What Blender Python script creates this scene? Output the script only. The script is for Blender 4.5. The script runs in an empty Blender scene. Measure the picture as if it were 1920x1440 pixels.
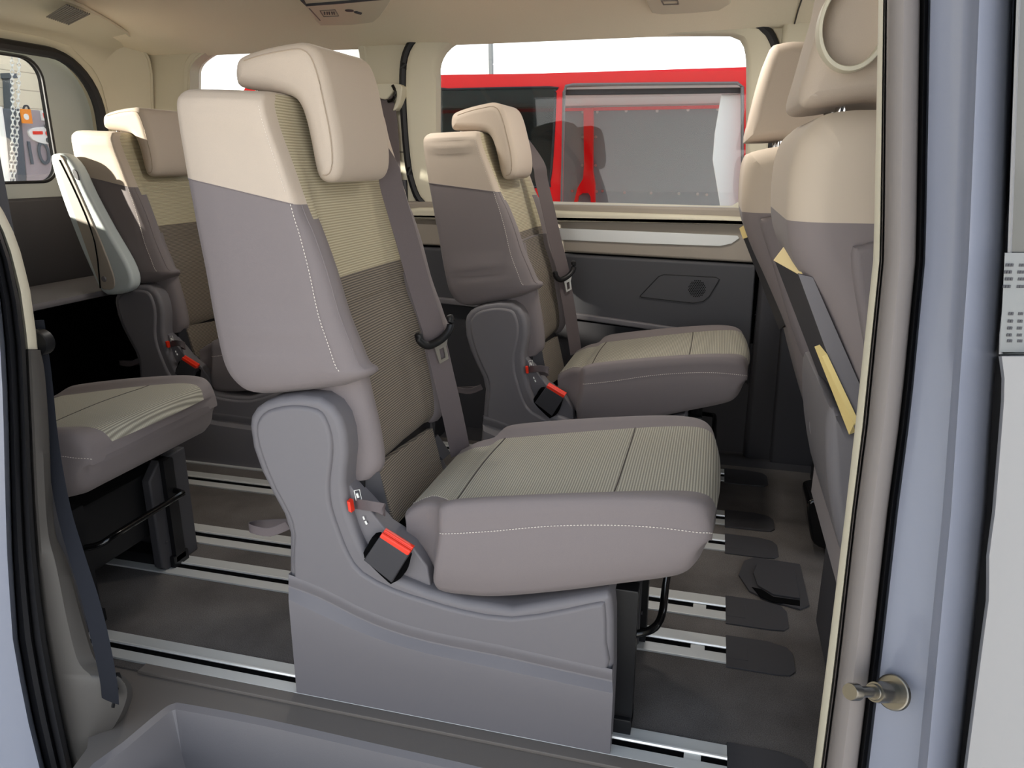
import bpy, bmesh, math, random
from mathutils import Vector
from mathutils.geometry import tessellate_polygon
random.seed(4)
S = bpy.context.scene
COL = S.collection

# ------------------------------------------------------------------ camera
CH = 1.02; CF = 1400.0; PIT = math.radians(16.45); YAW = math.radians(15.04)
cam_d = bpy.data.cameras.new('camera'); cam = bpy.data.objects.new('camera', cam_d); COL.objects.link(cam)
cam_d.sensor_width = 36; cam_d.lens = CF/1920*36; cam_d.clip_start = 0.02; cam_d.clip_end = 200
cam.location = (0, 0, CH); cam.rotation_euler = (math.pi/2-PIT, 0, YAW)
S.camera = cam
S.view_settings.view_transform = 'Standard'; S.view_settings.look = 'None'
S.view_settings.gamma = 1; S.view_settings.use_curve_mapping = False
S.view_settings.exposure = -0.24
S.cycles.diffuse_bounces = 8; S.cycles.max_bounces = 16
# ------------------------------------------------------------------ sky and sun
w = bpy.data.worlds.new('sky'); S.world = w; w.use_nodes = True
nt = w.node_tree; nt.nodes.clear()
o_ = nt.nodes.new('ShaderNodeOutputWorld'); bg = nt.nodes.new('ShaderNodeBackground')
tc = nt.nodes.new('ShaderNodeTexCoord'); sp = nt.nodes.new('ShaderNodeSeparateXYZ'); rp = nt.nodes.new('ShaderNodeValToRGB')
nt.links.new(tc.outputs['Generated'], sp.inputs[0]); nt.links.new(sp.outputs['Z'], rp.inputs[0])
nt.links.new(rp.outputs[0], bg.inputs[0]); nt.links.new(bg.outputs[0], o_.inputs[0])
cr = rp.color_ramp; cr.elements[0].position = 0.0; cr.elements[0].color = (1, .97, .92, 1)
cr.elements[1].position = .8; cr.elements[1].color = (.27, .35, .46, 1)
e = cr.elements.new(.30); e.color = (.80, .86, .95, 1)
bg.inputs[1].default_value = 3.2
sd = bpy.data.lights.new('sun', 'SUN'); sd.energy = 24.0; sd.angle = math.radians(1.5); sd.color = (1, .93, .82)
sun = bpy.data.objects.new('sun', sd); COL.objects.link(sun)
sun.rotation_euler = Vector((.86, .48, -.25)).to_track_quat('-Z', 'Y').to_euler()

# ------------------------------------------------------------------ projecting helpers
FW = Vector((-math.sin(YAW)*math.cos(PIT), math.cos(YAW)*math.cos(PIT), -math.sin(PIT)))
RT = Vector((math.cos(YAW), math.sin(YAW), 0)); UP = RT.cross(FW)
CC = Vector((0, 0, CH))
def ray(u, v): return FW*CF + RT*(u-960) - UP*(v-720)
def PY(u, v, y): d = ray(u, v); return CC + d*(y/d.y)
def PX(u, v, x): d = ray(u, v); return CC + d*(x/d.x)
def PZ(u, v, z): d = ray(u, v); return CC + d*((z-CH)/d.z)

# ------------------------------------------------------------------ materials
def rgb(r, g, b):
    f = lambda c: (c/255/12.92) if c/255 <= .04045 else ((c/255+.055)/1.055)**2.4
    return (f(r), f(g), f(b), 1)
def mat(name, col, rough=.6, metal=0, grain=0, gscale=400, bump=0, coat=0, spec=.5, emit=None, trans=0, sheen=0):
    m = bpy.data.materials.new(name); m.use_nodes = True; n = m.node_tree; b = n.nodes['Principled BSDF']
    b.inputs['Base Color'].default_value = col; b.inputs['Roughness'].default_value = rough; b.inputs['Metallic'].default_value = metal
    b.inputs['Coat Weight'].default_value = coat; b.inputs['Specular IOR Level'].default_value = spec; b.inputs['Coat Roughness'].default_value = .05
    b.inputs['Transmission Weight'].default_value = trans; b.inputs['Sheen Weight'].default_value = sheen; b.inputs['Sheen Roughness'].default_value = .4
    t = n.nodes.new('ShaderNodeTexCoord'); no = n.nodes.new('ShaderNodeTexNoise'); no.inputs['Scale'].default_value = gscale
    no.inputs['Detail'].default_value = 3
    n.links.new(t.outputs['Object'], no.inputs['Vector'])
    if grain:
        mx = n.nodes.new('ShaderNodeMix'); mx.data_type = 'RGBA'; mx.blend_type = 'MIX'
        mx.inputs[6].default_value = tuple(c*(1-grain) for c in col[:3])+(1,); mx.inputs[7].default_value = tuple(min(1, c*(1+grain)) for c in col[:3])+(1,)
        n.links.new(no.outputs['Fac'], mx.inputs[0]); n.links.new(mx.outputs[2], b.inputs['Base Color'])
    if bump:
        bp = n.nodes.new('ShaderNodeBump'); bp.inputs['Strength'].default_value = bump; bp.inputs['Distance'].default_value = .001
        n.links.new(no.outputs['Fac'], bp.inputs['Height']); n.links.new(bp.outputs[0], b.inputs['Normal'])
    if emit:
        b.inputs['Emission Color'].default_value = emit[0]; b.inputs['Emission Strength'].default_value = emit[1]
    return m
def ribbed(name, light, dark, axis, period, dots=.35, strength=.5):
    m = mat(name, light, .85, sheen=.05); n = m.node_tree; b = n.nodes['Principled BSDF']
    t = n.nodes.new('ShaderNodeTexCoord')
    wv = n.nodes.new('ShaderNodeTexWave'); wv.wave_type = 'BANDS'; wv.bands_direction = axis; wv.inputs['Scale'].default_value = 2*math.pi/(20*period)
    w2 = n.nodes.new('ShaderNodeTexWave'); w2.wave_type = 'BANDS'; w2.bands_direction = 'Y'; w2.inputs['Scale'].default_value = 2*math.pi/(20*.0045)
    n.links.new(t.outputs['Object'], wv.inputs['Vector']); n.links.new(t.outputs['Object'], w2.inputs['Vector'])
    ma = n.nodes.new('ShaderNodeMath'); ma.operation = 'MULTIPLY_ADD'; ma.inputs[1].default_value = dots; ma.inputs[2].default_value = 1-dots
    n.links.new(w2.outputs['Fac'], ma.inputs[0])
    mu = n.nodes.new('ShaderNodeMath'); mu.operation = 'MULTIPLY'; n.links.new(wv.outputs['Fac'], mu.inputs[0]); n.links.new(ma.outputs[0], mu.inputs[1])
    mx = n.nodes.new('ShaderNodeMix'); mx.data_type = 'RGBA'; mx.inputs[6].default_value = dark; mx.inputs[7].default_value = light
    n.links.new(mu.outputs[0], mx.inputs[0]); n.links.new(mx.outputs[2], b.inputs['Base Color'])
    bp = n.nodes.new('ShaderNodeBump'); bp.inputs['Strength'].default_value = strength; bp.inputs['Distance'].default_value = .0012
    n.links.new(wv.outputs['Fac'], bp.inputs['Height']); n.links.new(bp.outputs[0], b.inputs['Normal'])
    return m
def ztone(name, top, bot, z0, rough=.8):
    m = mat(name, top, rough, sheen=.05); n = m.node_tree; b = n.nodes['Principled BSDF']
    t = n.nodes.new('ShaderNodeTexCoord'); s = n.nodes.new('ShaderNodeSeparateXYZ'); g = n.nodes.new('ShaderNodeMath'); g.operation = 'GREATER_THAN'; g.inputs[1].default_value = z0
    n.links.new(t.outputs['Object'], s.inputs[0]); n.links.new(s.outputs['Z'], g.inputs[0])
    mx = n.nodes.new('ShaderNodeMix'); mx.data_type = 'RGBA'; mx.inputs[6].default_value = bot; mx.inputs[7].default_value = top
    n.links.new(g.outputs[0], mx.inputs[0]); n.links.new(mx.outputs[2], b.inputs['Base Color'])
    return m
M = {}
M['belt_d'] = mat('slate_webbing', rgb(32, 34, 40), .8, spec=.1, grain=.1, gscale=700, bump=.2)
M['beige'] = mat('beige_cloth', rgb(182, 168, 153), .8, grain=.06, gscale=900, bump=.15, sheen=.05)
M['grey'] = mat('grey_cloth', rgb(116, 108, 108), .8, grain=.06, gscale=900, bump=.15, sheen=.05)
M['rib_light'] = ribbed('ribbed_beige_cloth', rgb(200, 190, 162), rgb(150, 140, 114), 'Z', .0046)
M['rib_dark'] = ribbed('ribbed_brown_cloth', rgb(146, 134, 118), rgb(70, 64, 58), 'Z', .0046)
M['rib_seat'] = ribbed('ribbed_seat_cloth', rgb(178, 174, 158), rgb(118, 114, 103), 'X', .0048)
M['plastic'] = mat('grey_plastic', rgb(108, 105, 108), .5, bump=.12, gscale=1200, spec=.35)
M['plastic_d'] = mat('dark_grey_plastic', rgb(58, 57, 60), .55, bump=.1, gscale=1200, spec=.3)
M['black'] = mat('black_plastic', rgb(18, 18, 20), .45, spec=.35)
M['gloss_black'] = mat('glossy_black_enamel', rgb(8, 8, 9), .15)
M['void'] = mat('matte_black', rgb(9, 9, 10), .95, spec=.05)
M['belt'] = mat('charcoal_webbing', rgb(92, 83, 84), .7, grain=.1, gscale=700, bump=.2)
M['red'] = mat('red_button', rgb(225, 50, 25), .35)
M['chrome'] = mat('chrome', rgb(225, 225, 225), .12, 1)
M['steel'] = mat('satin_steel', rgb(205, 203, 198), .3, 1)
M['alu'] = mat('brushed_aluminium', rgb(205, 206, 204), .42, .35, spec=.6)
M['alu_hi'] = mat('aluminium_lip', rgb(235, 235, 232), .3, .4)
M['thread'] = mat('pale_thread', rgb(214, 206, 196), .8)
M['seam'] = mat('dark_seam_thread', rgb(70, 64, 60), .9)  # even dark colour for sewn seams
M['seam_b'] = mat('beige_seam_cord', rgb(158, 143, 126), .85)
M['liner'] = mat('headliner_cloth', rgb(232, 222, 200), .9, grain=.05, gscale=300)
M['trim'] = mat('beige_trim_plastic', rgb(204, 198, 178), .6, bump=.05, gscale=900)
M['taupe'] = mat('taupe_trim_plastic', rgb(150, 141, 130), .55, bump=.05, gscale=900)
M['tailgate'] = mat('blue_grey_trim_plastic', rgb(178, 186, 186), .6)
M['panel'] = mat('slate_door_panel', rgb(64, 64, 68), .6, bump=.1, gscale=900)
M['sill'] = mat('grey_sill_plastic', rgb(102, 96, 91), .5, bump=.15, gscale=700)
M['sill_l'] = mat('warm_grey_trim_plastic', rgb(72, 69, 66), .55, bump=.1, gscale=900)
M['well'] = mat('step_well_plastic', rgb(112, 108, 109), .35, bump=.15, gscale=700)
M['dark_steel'] = mat('oiled_steel', rgb(120, 116, 108), .25, 1)
M['paint'] = mat('grey_blue_paint', rgb(118, 122, 135), .3, coat=.6, spec=.5)
M['paint2'] = mat('pale_grey_paint', rgb(128, 128, 130), .35, coat=.5)
M['rubber'] = mat('grey_rubber', rgb(112, 106, 103), .6)
M['rubber_d'] = mat('black_rubber', rgb(20, 20, 24), .6)
M['redpaint'] = mat('red_paint', rgb(222, 10, 16), .4, coat=.15, spec=.3)
M['white'] = mat('white_plastic', rgb(232, 232, 226), .5)
M['greyboard'] = mat('grey_lining_board', rgb(122, 140, 142), .6, grain=.05, gscale=8)
M['tray_edge'] = mat('cream_edging', rgb(232, 208, 140), .5)
M['orange'] = mat('orange_card', rgb(235, 140, 30), .6)
M['machine'] = mat('machine_grey', rgb(120, 122, 122), .6)
M['machine_d'] = mat('machine_slate', rgb(84, 92, 98), .6)
M['lilac'] = mat('pale_lilac_panel', rgb(160, 150, 152), .6)
M['ink'] = mat('dark_ink', rgb(60, 60, 64), .7)
M['ground'] = mat('concrete', rgb(228, 222, 212), .9, grain=.05, gscale=3)
M['foliage'] = mat('reflecting_window_tint', rgb(60, 62, 60), .08, coat=1)
# carpet with random tonal blotches
M['carpet'] = mat('charcoal_carpet', rgb(90, 86, 84), 1.0, spec=.1, bump=.6, gscale=1500)
n = M['carpet'].node_tree; b = n.nodes['Principled BSDF']
t = n.nodes.new('ShaderNodeTexCoord'); a1 = n.nodes.new('ShaderNodeTexNoise'); a1.inputs['Scale'].default_value = 5; a1.inputs['Detail'].default_value = 6
a2 = n.nodes.new('ShaderNodeTexNoise'); a2.inputs['Scale'].default_value = 500
n.links.new(t.outputs['Object'], a1.inputs['Vector']); n.links.new(t.outputs['Object'], a2.inputs['Vector'])
ad = n.nodes.new('ShaderNodeMath'); ad.operation = 'MULTIPLY'; n.links.new(a1.outputs['Fac'], ad.inputs[0]); n.links.new(a2.outputs['Fac'], ad.inputs[1])
rr = n.nodes.new('ShaderNodeValToRGB'); rr.color_ramp.elements[0].position = .1; rr.color_ramp.elements[0].color = rgb(70, 66, 64); rr.color_ramp.elements[1].position = .45; rr.color_ramp.elements[1].color = rgb(118, 113, 110)
n.links.new(ad.outputs[0], rr.inputs[0]); n.links.new(rr.outputs[0], b.inputs['Base Color'])
# plank siding
M['siding'] = mat('cream_siding', rgb(222, 210, 184), .7)
n = M['siding'].node_tree; b = n.nodes['Principled BSDF']; t = n.nodes.new('ShaderNodeTexCoord')
wv = n.nodes.new('ShaderNodeTexWave'); wv.bands_direction = 'Z'; wv.wave_profile = 'SAW'; wv.inputs['Scale'].default_value = 2*math.pi/(20*.115)
n.links.new(t.outputs['Object'], wv.inputs['Vector'])
rr = n.nodes.new('ShaderNodeValToRGB'); rr.color_ramp.elements[0].position = .0; rr.color_ramp.elements[0].color = rgb(140, 130, 112); rr.color_ramp.elements[1].position = .07; rr.color_ramp.elements[1].color = rgb(222, 210, 184)
n.links.new(wv.outputs['Fac'], rr.inputs[0]); n.links.new(rr.outputs[0], b.inputs['Base Color'])
# window glass
def glass(name, col):
    m = bpy.data.materials.new(name); m.use_nodes = True; n = m.node_tree; n.nodes.clear()
    o = n.nodes.new('ShaderNodeOutputMaterial'); tr = n.nodes.new('ShaderNodeBsdfTransparent'); tr.inputs[0].default_value = col
    gl = n.nodes.new('ShaderNodeBsdfGlossy'); gl.inputs['Roughness'].default_value = .02
    mx = n.nodes.new('ShaderNodeMixShader'); fr = n.nodes.new('ShaderNodeFresnel'); fr.inputs[0].default_value = 1.4
    n.links.new(fr.outputs[0], mx.inputs[0]); n.links.new(tr.outputs[0], mx.inputs[1]); n.links.new(gl.outputs[0], mx.inputs[2]); n.links.new(mx.outputs[0], o.inputs[0])
    return m
M['glass'] = glass('clear_glass', (.96, .97, .96, 1)); M['glass_t'] = glass('tinted_glass', (.30, .36, .36, 1))

# ------------------------------------------------------------------ mesh helpers
class MB:
    def __init__(s): s.v = []; s.f = []; s.m = []
    def add(s, vs, fs, mi=0):
        k = len(s.v); s.v += [tuple(p) for p in vs]; s.f += [tuple(i+k for i in f) for f in fs]; s.m += [mi]*len(fs); return s
    def build(s, name, mats, parent=None, sharp=38, wn=True, root=None):
        me = bpy.data.meshes.new(name); off = Vector(root) if root else Vector((0, 0, 0))
        me.from_pydata([tuple(Vector(p)-off) for p in s.v], [], s.f)
        for m in (mats if isinstance(mats, (list, tuple)) else [mats]): me.materials.append(M[m])
        me.polygons.foreach_set('material_index', s.m)
        bm = bmesh.new(); bm.from_mesh(me); bmesh.ops.remove_doubles(bm, verts=bm.verts, dist=1e-5)
        bmesh.ops.recalc_face_normals(bm, faces=bm.faces); bm.to_mesh(me); bm.free()
        me.polygons.foreach_set('use_smooth', [True]*len(me.polygons)); me.set_sharp_from_angle(angle=math.radians(sharp))
        o = bpy.data.objects.new(name, me); COL.objects.link(o); o.parent = parent
        if wn:
            md = o.modifiers.new('normals', 'WEIGHTED_NORMAL'); md.keep_sharp = True
        return o
def cr_(pts, n=4, closed=True):
    out = []; N = len(pts)
    rng = range(N) if closed else range(N-1)
    for i in rng:
        if closed: p0, p1, p2, p3 = pts[(i-1) % N], pts[i], pts[(i+1) % N], pts[(i+2) % N]
        else: p0, p1, p2, p3 = pts[max(i-1, 0)], pts[i], pts[i+1], pts[min(i+2, N-1)]
        for k in range(n):
            t = k/n
            out.append(tuple(.5*((2*b)+(c-a)*t+(2*a-5*b+4*c-d)*t*t+(3*b-a-3*c+d)*t**3) for a, b, c, d in zip(p0, p1, p2, p3)))
    if not closed: out.append(tuple(pts[-1]))
    return out
def offset(poly, d):
    N = len(poly); A = sum(poly[i][0]*poly[(i+1) % N][1]-poly[(i+1) % N][0]*poly[i][1] for i in range(N))
    sg = 1 if A > 0 else -1; out = []
    for i in range(N):
        p, q, r = Vector(poly[i-1]), Vector(poly[i]), Vector(poly[(i+1) % N])
        a = (q-p); b = (r-q)
        if a.length < 1e-9 or b.length < 1e-9: out.append(tuple(q)); continue
        a.normalize(); b.normalize(); na = Vector((-a.y, a.x))*sg; nb = Vector((-b.y, b.x))*sg
        m = na+nb
        if m.length < 1e-6: out.append(tuple(q)); continue
        m.normalize(); k = d/max(.5, m.dot(na)); out.append(tuple(q+m*k))
    for _ in range(60):                      # collapse edges that turned over
        bad = [i for i in range(N) if (Vector(out[(i+1) % N])-Vector(out[i])).dot(Vector(poly[(i+1) % N])-Vector(poly[i])) < -1e-12]
        if not bad: break
        for i in bad:
            j = (i+1) % N; mid = tuple((Vector(out[i])+Vector(out[j]))/2); out[i] = mid; out[j] = mid
            h = (i-1) % N; g = (j+1) % N
            out[h] = tuple(Vector(out[h]).lerp(Vector(mid), .25)); out[g] = tuple(Vector(out[g]).lerp(Vector(mid), .25))
    return out
def mp(ax, a, b, c): return {'x': (c, a, b), 'y': (a, c, b), 'z': (a, b, c)}[ax]
def slab(mb, poly, ax, c0, c1, r=0, seg=4, mi=0, r1=None):
    """prism of a 2-D outline along an axis with rounded rims"""
    r1 = r if r1 is None else r1; rings = []
    if r > 0:
        for k in range(seg+1):
            a = math.pi/2*k/seg; rings.append((offset(poly, r*(1-math.sin(a))), c0+r*(1-math.cos(a))))
    else: rings.append((poly, c0))
    if r1 > 0:
        for k in range(seg+1):
            a = math.pi/2*(1-k/seg); rings.append((offset(poly, r1*(1-math.sin(a))), c1-r1*(1-math.cos(a))))
    else: rings.append((poly, c1))
    N = len(poly); vs = []; fs = []
    for pl, c in rings: vs += [mp(ax, p[0], p[1], c) for p in pl]
    for k in range(len(rings)-1):
        for i in range(N): j = (i+1) % N; fs.append((k*N+i, k*N+j, (k+1)*N+j, (k+1)*N+i))
    fs.append(tuple(range(N-1, -1, -1))); fs.append(tuple((len(rings)-1)*N+i for i in range(N)))
    return mb.add(vs, fs, mi)
def holed(mb, outer, holes, ax, c0, c1, mi=0):
    loops = [outer]+holes; flat = [p for l in loops for p in l]
    tri = tessellate_polygon([[Vector((p[0], p[1], 0)) for p in l] for l in loops])
    N = len(flat); vs = [mp(ax, p[0], p[1], c0) for p in flat]+[mp(ax, p[0], p[1], c1) for p in flat]
    fs = [tuple(t) for t in tri]+[tuple(i+N for i in t) for t in tri]; k = 0
    for l in loops:
        n = len(l)
        for i in range(n): j = (i+1) % n; fs.append((k+i, k+j, N+k+j, N+k+i))
        k += n
    return mb.add(vs, fs, mi)
def box(mb, x0, x1, y0, y1, z0, z1, r=.003, mi=0, ax='z'):
    if ax == 'z': return slab(mb, [(x0, y0), (x1, y0), (x1, y1), (x0, y1)], 'z', z0, z1, min(r, abs(x1-x0)/2.5, abs(y1-y0)/2.5, abs(z1-z0)/2.5), 2, mi)
def loft(mb, rings, closed=True, caps=True, mi=0, mf=None):
    N = len(rings[0]); vs = [p for r in rings for p in r]; k0 = len(mb.v); mb.v += [tuple(p) for p in vs]
    for k in range(len(rings)-1):
        for i in range(N if closed else N-1):
            j = (i+1) % N; mb.f.append((k0+k*N+i, k0+k*N+j, k0+(k+1)*N+j, k0+(k+1)*N+i)); mb.m.append(mf(k, i) if mf else mi)
    if caps and closed:
        mb.f.append(tuple(k0+i for i in range(N-1, -1, -1))); mb.m.append(mf(0, 0) if mf else mi)
        mb.f.append(tuple(k0+(len(rings)-1)*N+i for i in range(N))); mb.m.append(mf(len(rings)-2, 0) if mf else mi)
    return mb
def tube(mb, pts, r, seg=8, closed=False, mi=0):
    pts = [Vector(p) for p in pts]; N = len(pts); rings = []
    for i, p in enumerate(pts):
        a = pts[(i-1) % N] if closed or i else p; c = pts[(i+1) % N] if closed or i < N-1 else p
        t = (c-a).normalized(); u = t.cross(Vector((0, 0, 1)));
        if u.length < .2: u = t.cross(Vector((0, 1, 0)))
        u.normalize(); v = t.cross(u); rr = r[i] if isinstance(r, list) else r
        rings.append([p+u*math.cos(2*math.pi*k/seg)*rr+v*math.sin(2*math.pi*k/seg)*rr for k in range(seg)])
    if closed: rings.append(rings[0])
    return loft(mb, rings, True, not closed, mi)
def disc(mb, c, nrm, r, h, seg=24, mi=0, r2=None):
    c = Vector(c); n = Vector(nrm).normalized(); u = n.orthogonal().normalized(); v = n.cross(u); r2 = r if r2 is None else r2
    R = [[c+n*hh+(u*math.cos(2*math.pi*k/seg)+v*math.sin(2*math.pi*k/seg))*q for k in range(seg)] for hh, q in ((0, r), (h*.8, (r+r2)/2 if r2 != r else r), (h, r2*.93))]
    return loft(mb, R, True, True, mi)
def strip(mb, path, wdir, width, thick, mi=0):
    """flat webbing along a path; wdir: width direction (or list)"""
    pts = [Vector(p) for p in path]; rings = []
    for i, p in enumerate(pts):
        wd = Vector(wdir[i] if isinstance(wdir, list) else wdir).normalized(); t = (pts[min(i+1, len(pts)-1)]-pts[max(i-1, 0)]).normalized()
        wd = (wd-t*wd.dot(t)).normalized(); n = t.cross(wd).normalized(); h = width/2; k = thick/2
        rings.append([p-wd*h-n*k*.3, p-wd*h*.9-n*k, p-wd*h*.3-n*k*.7, p+wd*h*.3-n*k*.7, p+wd*h*.9-n*k, p+wd*h-n*k*.3, p+wd*h+n*k*.3, p+wd*h*.9+n*k, p+wd*h*.3+n*k*.7, p-wd*h*.3+n*k*.7, p-wd*h*.9+n*k, p-wd*h+n*k*.3])
    return loft(mb, rings, True, True, mi)
def dashes(mb, pts, ln=.0035, gap=.0022, r=.0008, mi=0):
    pts = [Vector(p) for p in pts]; L = [0]
    for a, b in zip(pts, pts[1:]): L.append(L[-1]+(b-a).length)
    def at(s):
        for i in range(len(L)-1):
            if s <= L[i+1]: return pts[i].lerp(pts[i+1], (s-L[i])/max(1e-9, L[i+1]-L[i]))
        return pts[-1]
    s = 0
    while s+ln < L[-1]:
        tube(mb, [at(s), at(s+ln*.5), at(s+ln)], [r*.6, r, r*.6], 5, mi=mi); s += ln+gap
    return mb
def interp(pl, n):
    """resample polyline list to n points by index parameter"""
    out = []
    for k in range(n):
        t = k/(n-1)*(len(pl)-1); i = min(int(t), len(pl)-2); f = t-i; out.append(tuple(a+(b-a)*f for a, b in zip(pl[i], pl[i+1])))
    return out
def tag(o, label=None, cat=None, group=None, kind=None):
    if label: o['label'] = label
    if cat: o['category'] = cat
    if group: o['group'] = group
    if kind: o['kind'] = kind
    return o
def empty(name, loc, label, cat, group=None):
    o = bpy.data.objects.new(name, None); COL.objects.link(o); o.location = loc; o.empty_display_size = .05
    bpy.context.view_layer.update()
    return tag(o, label, cat, group)
def st(o): o['kind'] = 'structure'; return o
def PL(px, y): return [(p.x, p.z) for p in (PY(u, v, y) for u, v in px)]
def PLz(px, z): return [(p.x, p.y) for p in (PZ(u, v, z) for u, v in px)]

# ================================================================== SETTING
# floor: charcoal carpet with six slots left for the rails is laid as one plate
RAILS = [(1.103, 1.181), (1.425, 1.516), (1.586, 1.682), (1.921, 2.014), (2.081, 2.174), (2.406, 2.508)]
XE = .088
mb = MB(); box(mb, -2.42, 1.6, 1.084, 2.56, -.03, 0, .002); st(mb.build('floor', 'carpet', wn=False))
mb = MB(); box(mb, -2.42, 1.6, 2.56, 2.80, -.12, -.02, .002); st(mb.build('trim_1', 'plastic_d', wn=False))
# ceiling
mb = MB(); prof = [(.93, 1.40), (.96, 1.46), (1.1, 1.485), (1.8, 1.50), (2.45, 1.485), (2.62, 1.465), (2.72, 1.44), (2.78, 1.43), (2.78, 1.56), (.93, 1.56)]
slab(mb, prof, 'x', -2.30, 1.6, 0); st(mb.build('ceiling', 'liner', sharp=30))
mb = MB(); slab(mb, [(.80, 1.40), (.93, 1.40), (.93, 1.60), (2.95, 1.60), (2.95, 1.50), (3.0, 1.62), (1.9, 1.68), (.82, 1.62)], 'x', -2.45, 1.7, 0); st(mb.build('trim_2', 'paint', sharp=30))

# far side wall -------------------------------------------------------
WY = 2.75
win1 = cr_(PL([(818, 150), (818, 122), (828, 98), (848, 80), (880, 69), (1000, 67), (1200, 65), (1368, 64), (1388, 72), (1397, 92), (1400, 140), (1398, 330), (1394, 368), (1380, 384), (1350, 387), (1200, 383), (1000, 378), (870, 374), (838, 371), (824, 355), (819, 320), (818, 230)], WY), 4)
out1 = cr_(PL([(762, 190), (762, 130), (770, 95), (790, 72), (830, 64), (1000, 58), (1200, 52), (1390, 48), (1430, 60), (1448, 90), (1450, 130), (1440, 300), (1425, 400), (1380, 415), (1200, 405), (1000, 399), (860, 396), (800, 380), (778, 340), (768, 280)], WY), 4)
win2 = cr_(PL([(356, 150), (358, 125), (372, 108), (400, 92), (440, 78), (500, 70), (580, 67), (640, 67), (660, 74), (672, 92), (676, 130), (678, 200), (676, 300), (660, 325), (600, 330), (450, 330), (380, 325), (360, 300), (356, 240)], WY), 4)
mb = MB()
outer = [(-2.42, .80), (-2.42, 1.50), (1.6, 1.50), (1.6, .80)]
fwin = [(.55, .90), (1.35, .90), (1.20, 1.36), (.55, 1.40)]
holed(mb, outer, [out1, win2, fwin], 'y', WY, WY+.07); st(mb.build('wall_left', 'trim', sharp=30))
# window 1 frame (beige surround, rubber seal) and glass
fr = MB(); n1 = len(out1)
def loopY(poly, y): return [(p[0], y, p[1]) for p in poly]
NS = 88
def resamp(poly, n):
    pts = [Vector(p) for p in poly]; pts.append(pts[0]); L = [0]
    for a, b in zip(pts, pts[1:]): L.append(L[-1]+(b-a).length)
    out = []
    for k in range(n):
        s = L[-1]*k/n; i = max(j for j in range(len(L)-1) if L[j] <= s+1e-9); out.append(tuple(pts[i].lerp(pts[i+1], (s-L[i])/max(1e-9, L[i+1]-L[i]))))
    return out
def ringframe(mb, A, B, steps, mi=0):
    """rounded frame between two loops, steps: (fraction, y)"""
    def ctr(poly): return Vector((sum(p[0] for p in poly)/len(poly), sum(p[1] for p in poly)/len(poly)))
    c = ctr(A); rr = []
    n = 120
    def polar(poly):
        out = []
        P = [Vector(p) for p in poly]
        for k in range(n):
            a = 2*math.pi*k/n; d = Vector((math.cos(a)*1.6, math.sin(a))).normalized(); best = None
            for i in range(len(P)):
                p, q = P[i]-c, P[(i+1) % len(P)]-c; e = q-p; den = d.x*e.y-d.y*e.x
                if abs(den) < 1e-12: continue
                t = (p.x*e.y-p.y*e.x)/den; s = (p.x*d.y-p.y*d.x)/den
                if t > 0 and -1e-6 <= s <= 1+1e-6: best = t if best is None or t > best else best
            out.append(c+d*(best or 0))
        return out
    PA, PB = polar(A), polar(B)
    for f, y in steps: rr.append([((a.lerp(b, f)).x, y, (a.lerp(b, f)).y) for a, b in zip(PA, PB)])
    loft(mb, rr, True, False, mi); return mb
wroot = MB(); ringframe(wroot, out1, win1, [(-.02, WY+.06), (0, WY-.004), (.06, WY-.016), (.2, WY-.018), (.8, WY-.004), (.95, WY+.012), (1.0, WY+.05)])
wo = st(wroot.build('window_1', 'trim'))
mb = MB(); tube(mb, loopY(offset(out1, -.008), WY-.008), .0155, 8, True); mb.build('rubber_seal', 'rubber_d', wo)
mb = MB(); slab(mb, offset(win1, -.01), 'y', WY+.045, WY+.05, 0); mb.build('pane', 'glass', wo, wn=False)
wroot = MB(); ringframe(wroot, offset(win2, -.03), win2, [(0, WY+.001), (.2, WY-.006), (.7, WY-.004), (.95, WY+.01), (1.0, WY+.06)]); wo2 = st(wroot.build('window_2', 'trim'))
mb = MB(); slab(mb, offset(win2, -.01), 'y', WY+.052, WY+.056, 0); mb.build('pane', 'glass', wo2, wn=False)
mb = MB(); slab(mb, fwin, 'y', WY+.03, WY+.034, 0); st(mb.build('window_3', 'glass', wn=False))
# lower sliding door panel on the far side
mb = MB()
ledge = PL([(700, 388), (1000, 398), (1380, 414), (1425, 412), (1440, 500), (1410, 492), (1050, 472), (700, 455)], WY-.02)
slab(mb, [(-1.15, .800), (-1.15, .882), (.10, .874), (.135, .855), (.142, .69), (-.55, .708), (-1.15, .72)], 'y', WY-.030, WY+.05, .01, 3)
dr = st(mb.build('door_1', 'taupe'))
mb = MB(); slab(mb, cr_([(-1.14, .850), (-1.0, .862), (-.3, .853), (.08, .846), (.115, .835), (.11, .822), (-.3, .820), (-1.14, .818)], 3), 'y', WY-.060, WY, .014, 4); mb.build('armrest_ledge', 'trim', dr)
mb = MB(); slab(mb, PL([(860, 423), (1050, 427), (1200, 433), (1383, 441), (1386, 446), (1372, 456), (1350, 461), (1200, 456), (1050, 449), (860, 444)], WY-.02), 'y', WY-.036, WY, .002, 2); mb.build('aluminium_strip', 'alu', dr)
mb = MB(); slab(mb, [(-1.15, .712), (-.55, .702), (.142, .684), (.15, .30), (-.075, .44), (-.52, .478), (-1.15, .52)], 'y', WY-.034, WY+.04, .012, 4); mb.build('lower_panel', 'panel', dr)
mb = MB(); slab(mb, [(-1.15, .53), (-.52, .490), (-.07, .448), (.02, .43), (.02, .405), (-.07, .425), (-.52, .468), (-1.15, .505)], 'y', WY-.05, WY, .006, 3); mb.build('grey_edge_strip', 'plastic', dr)
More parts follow.
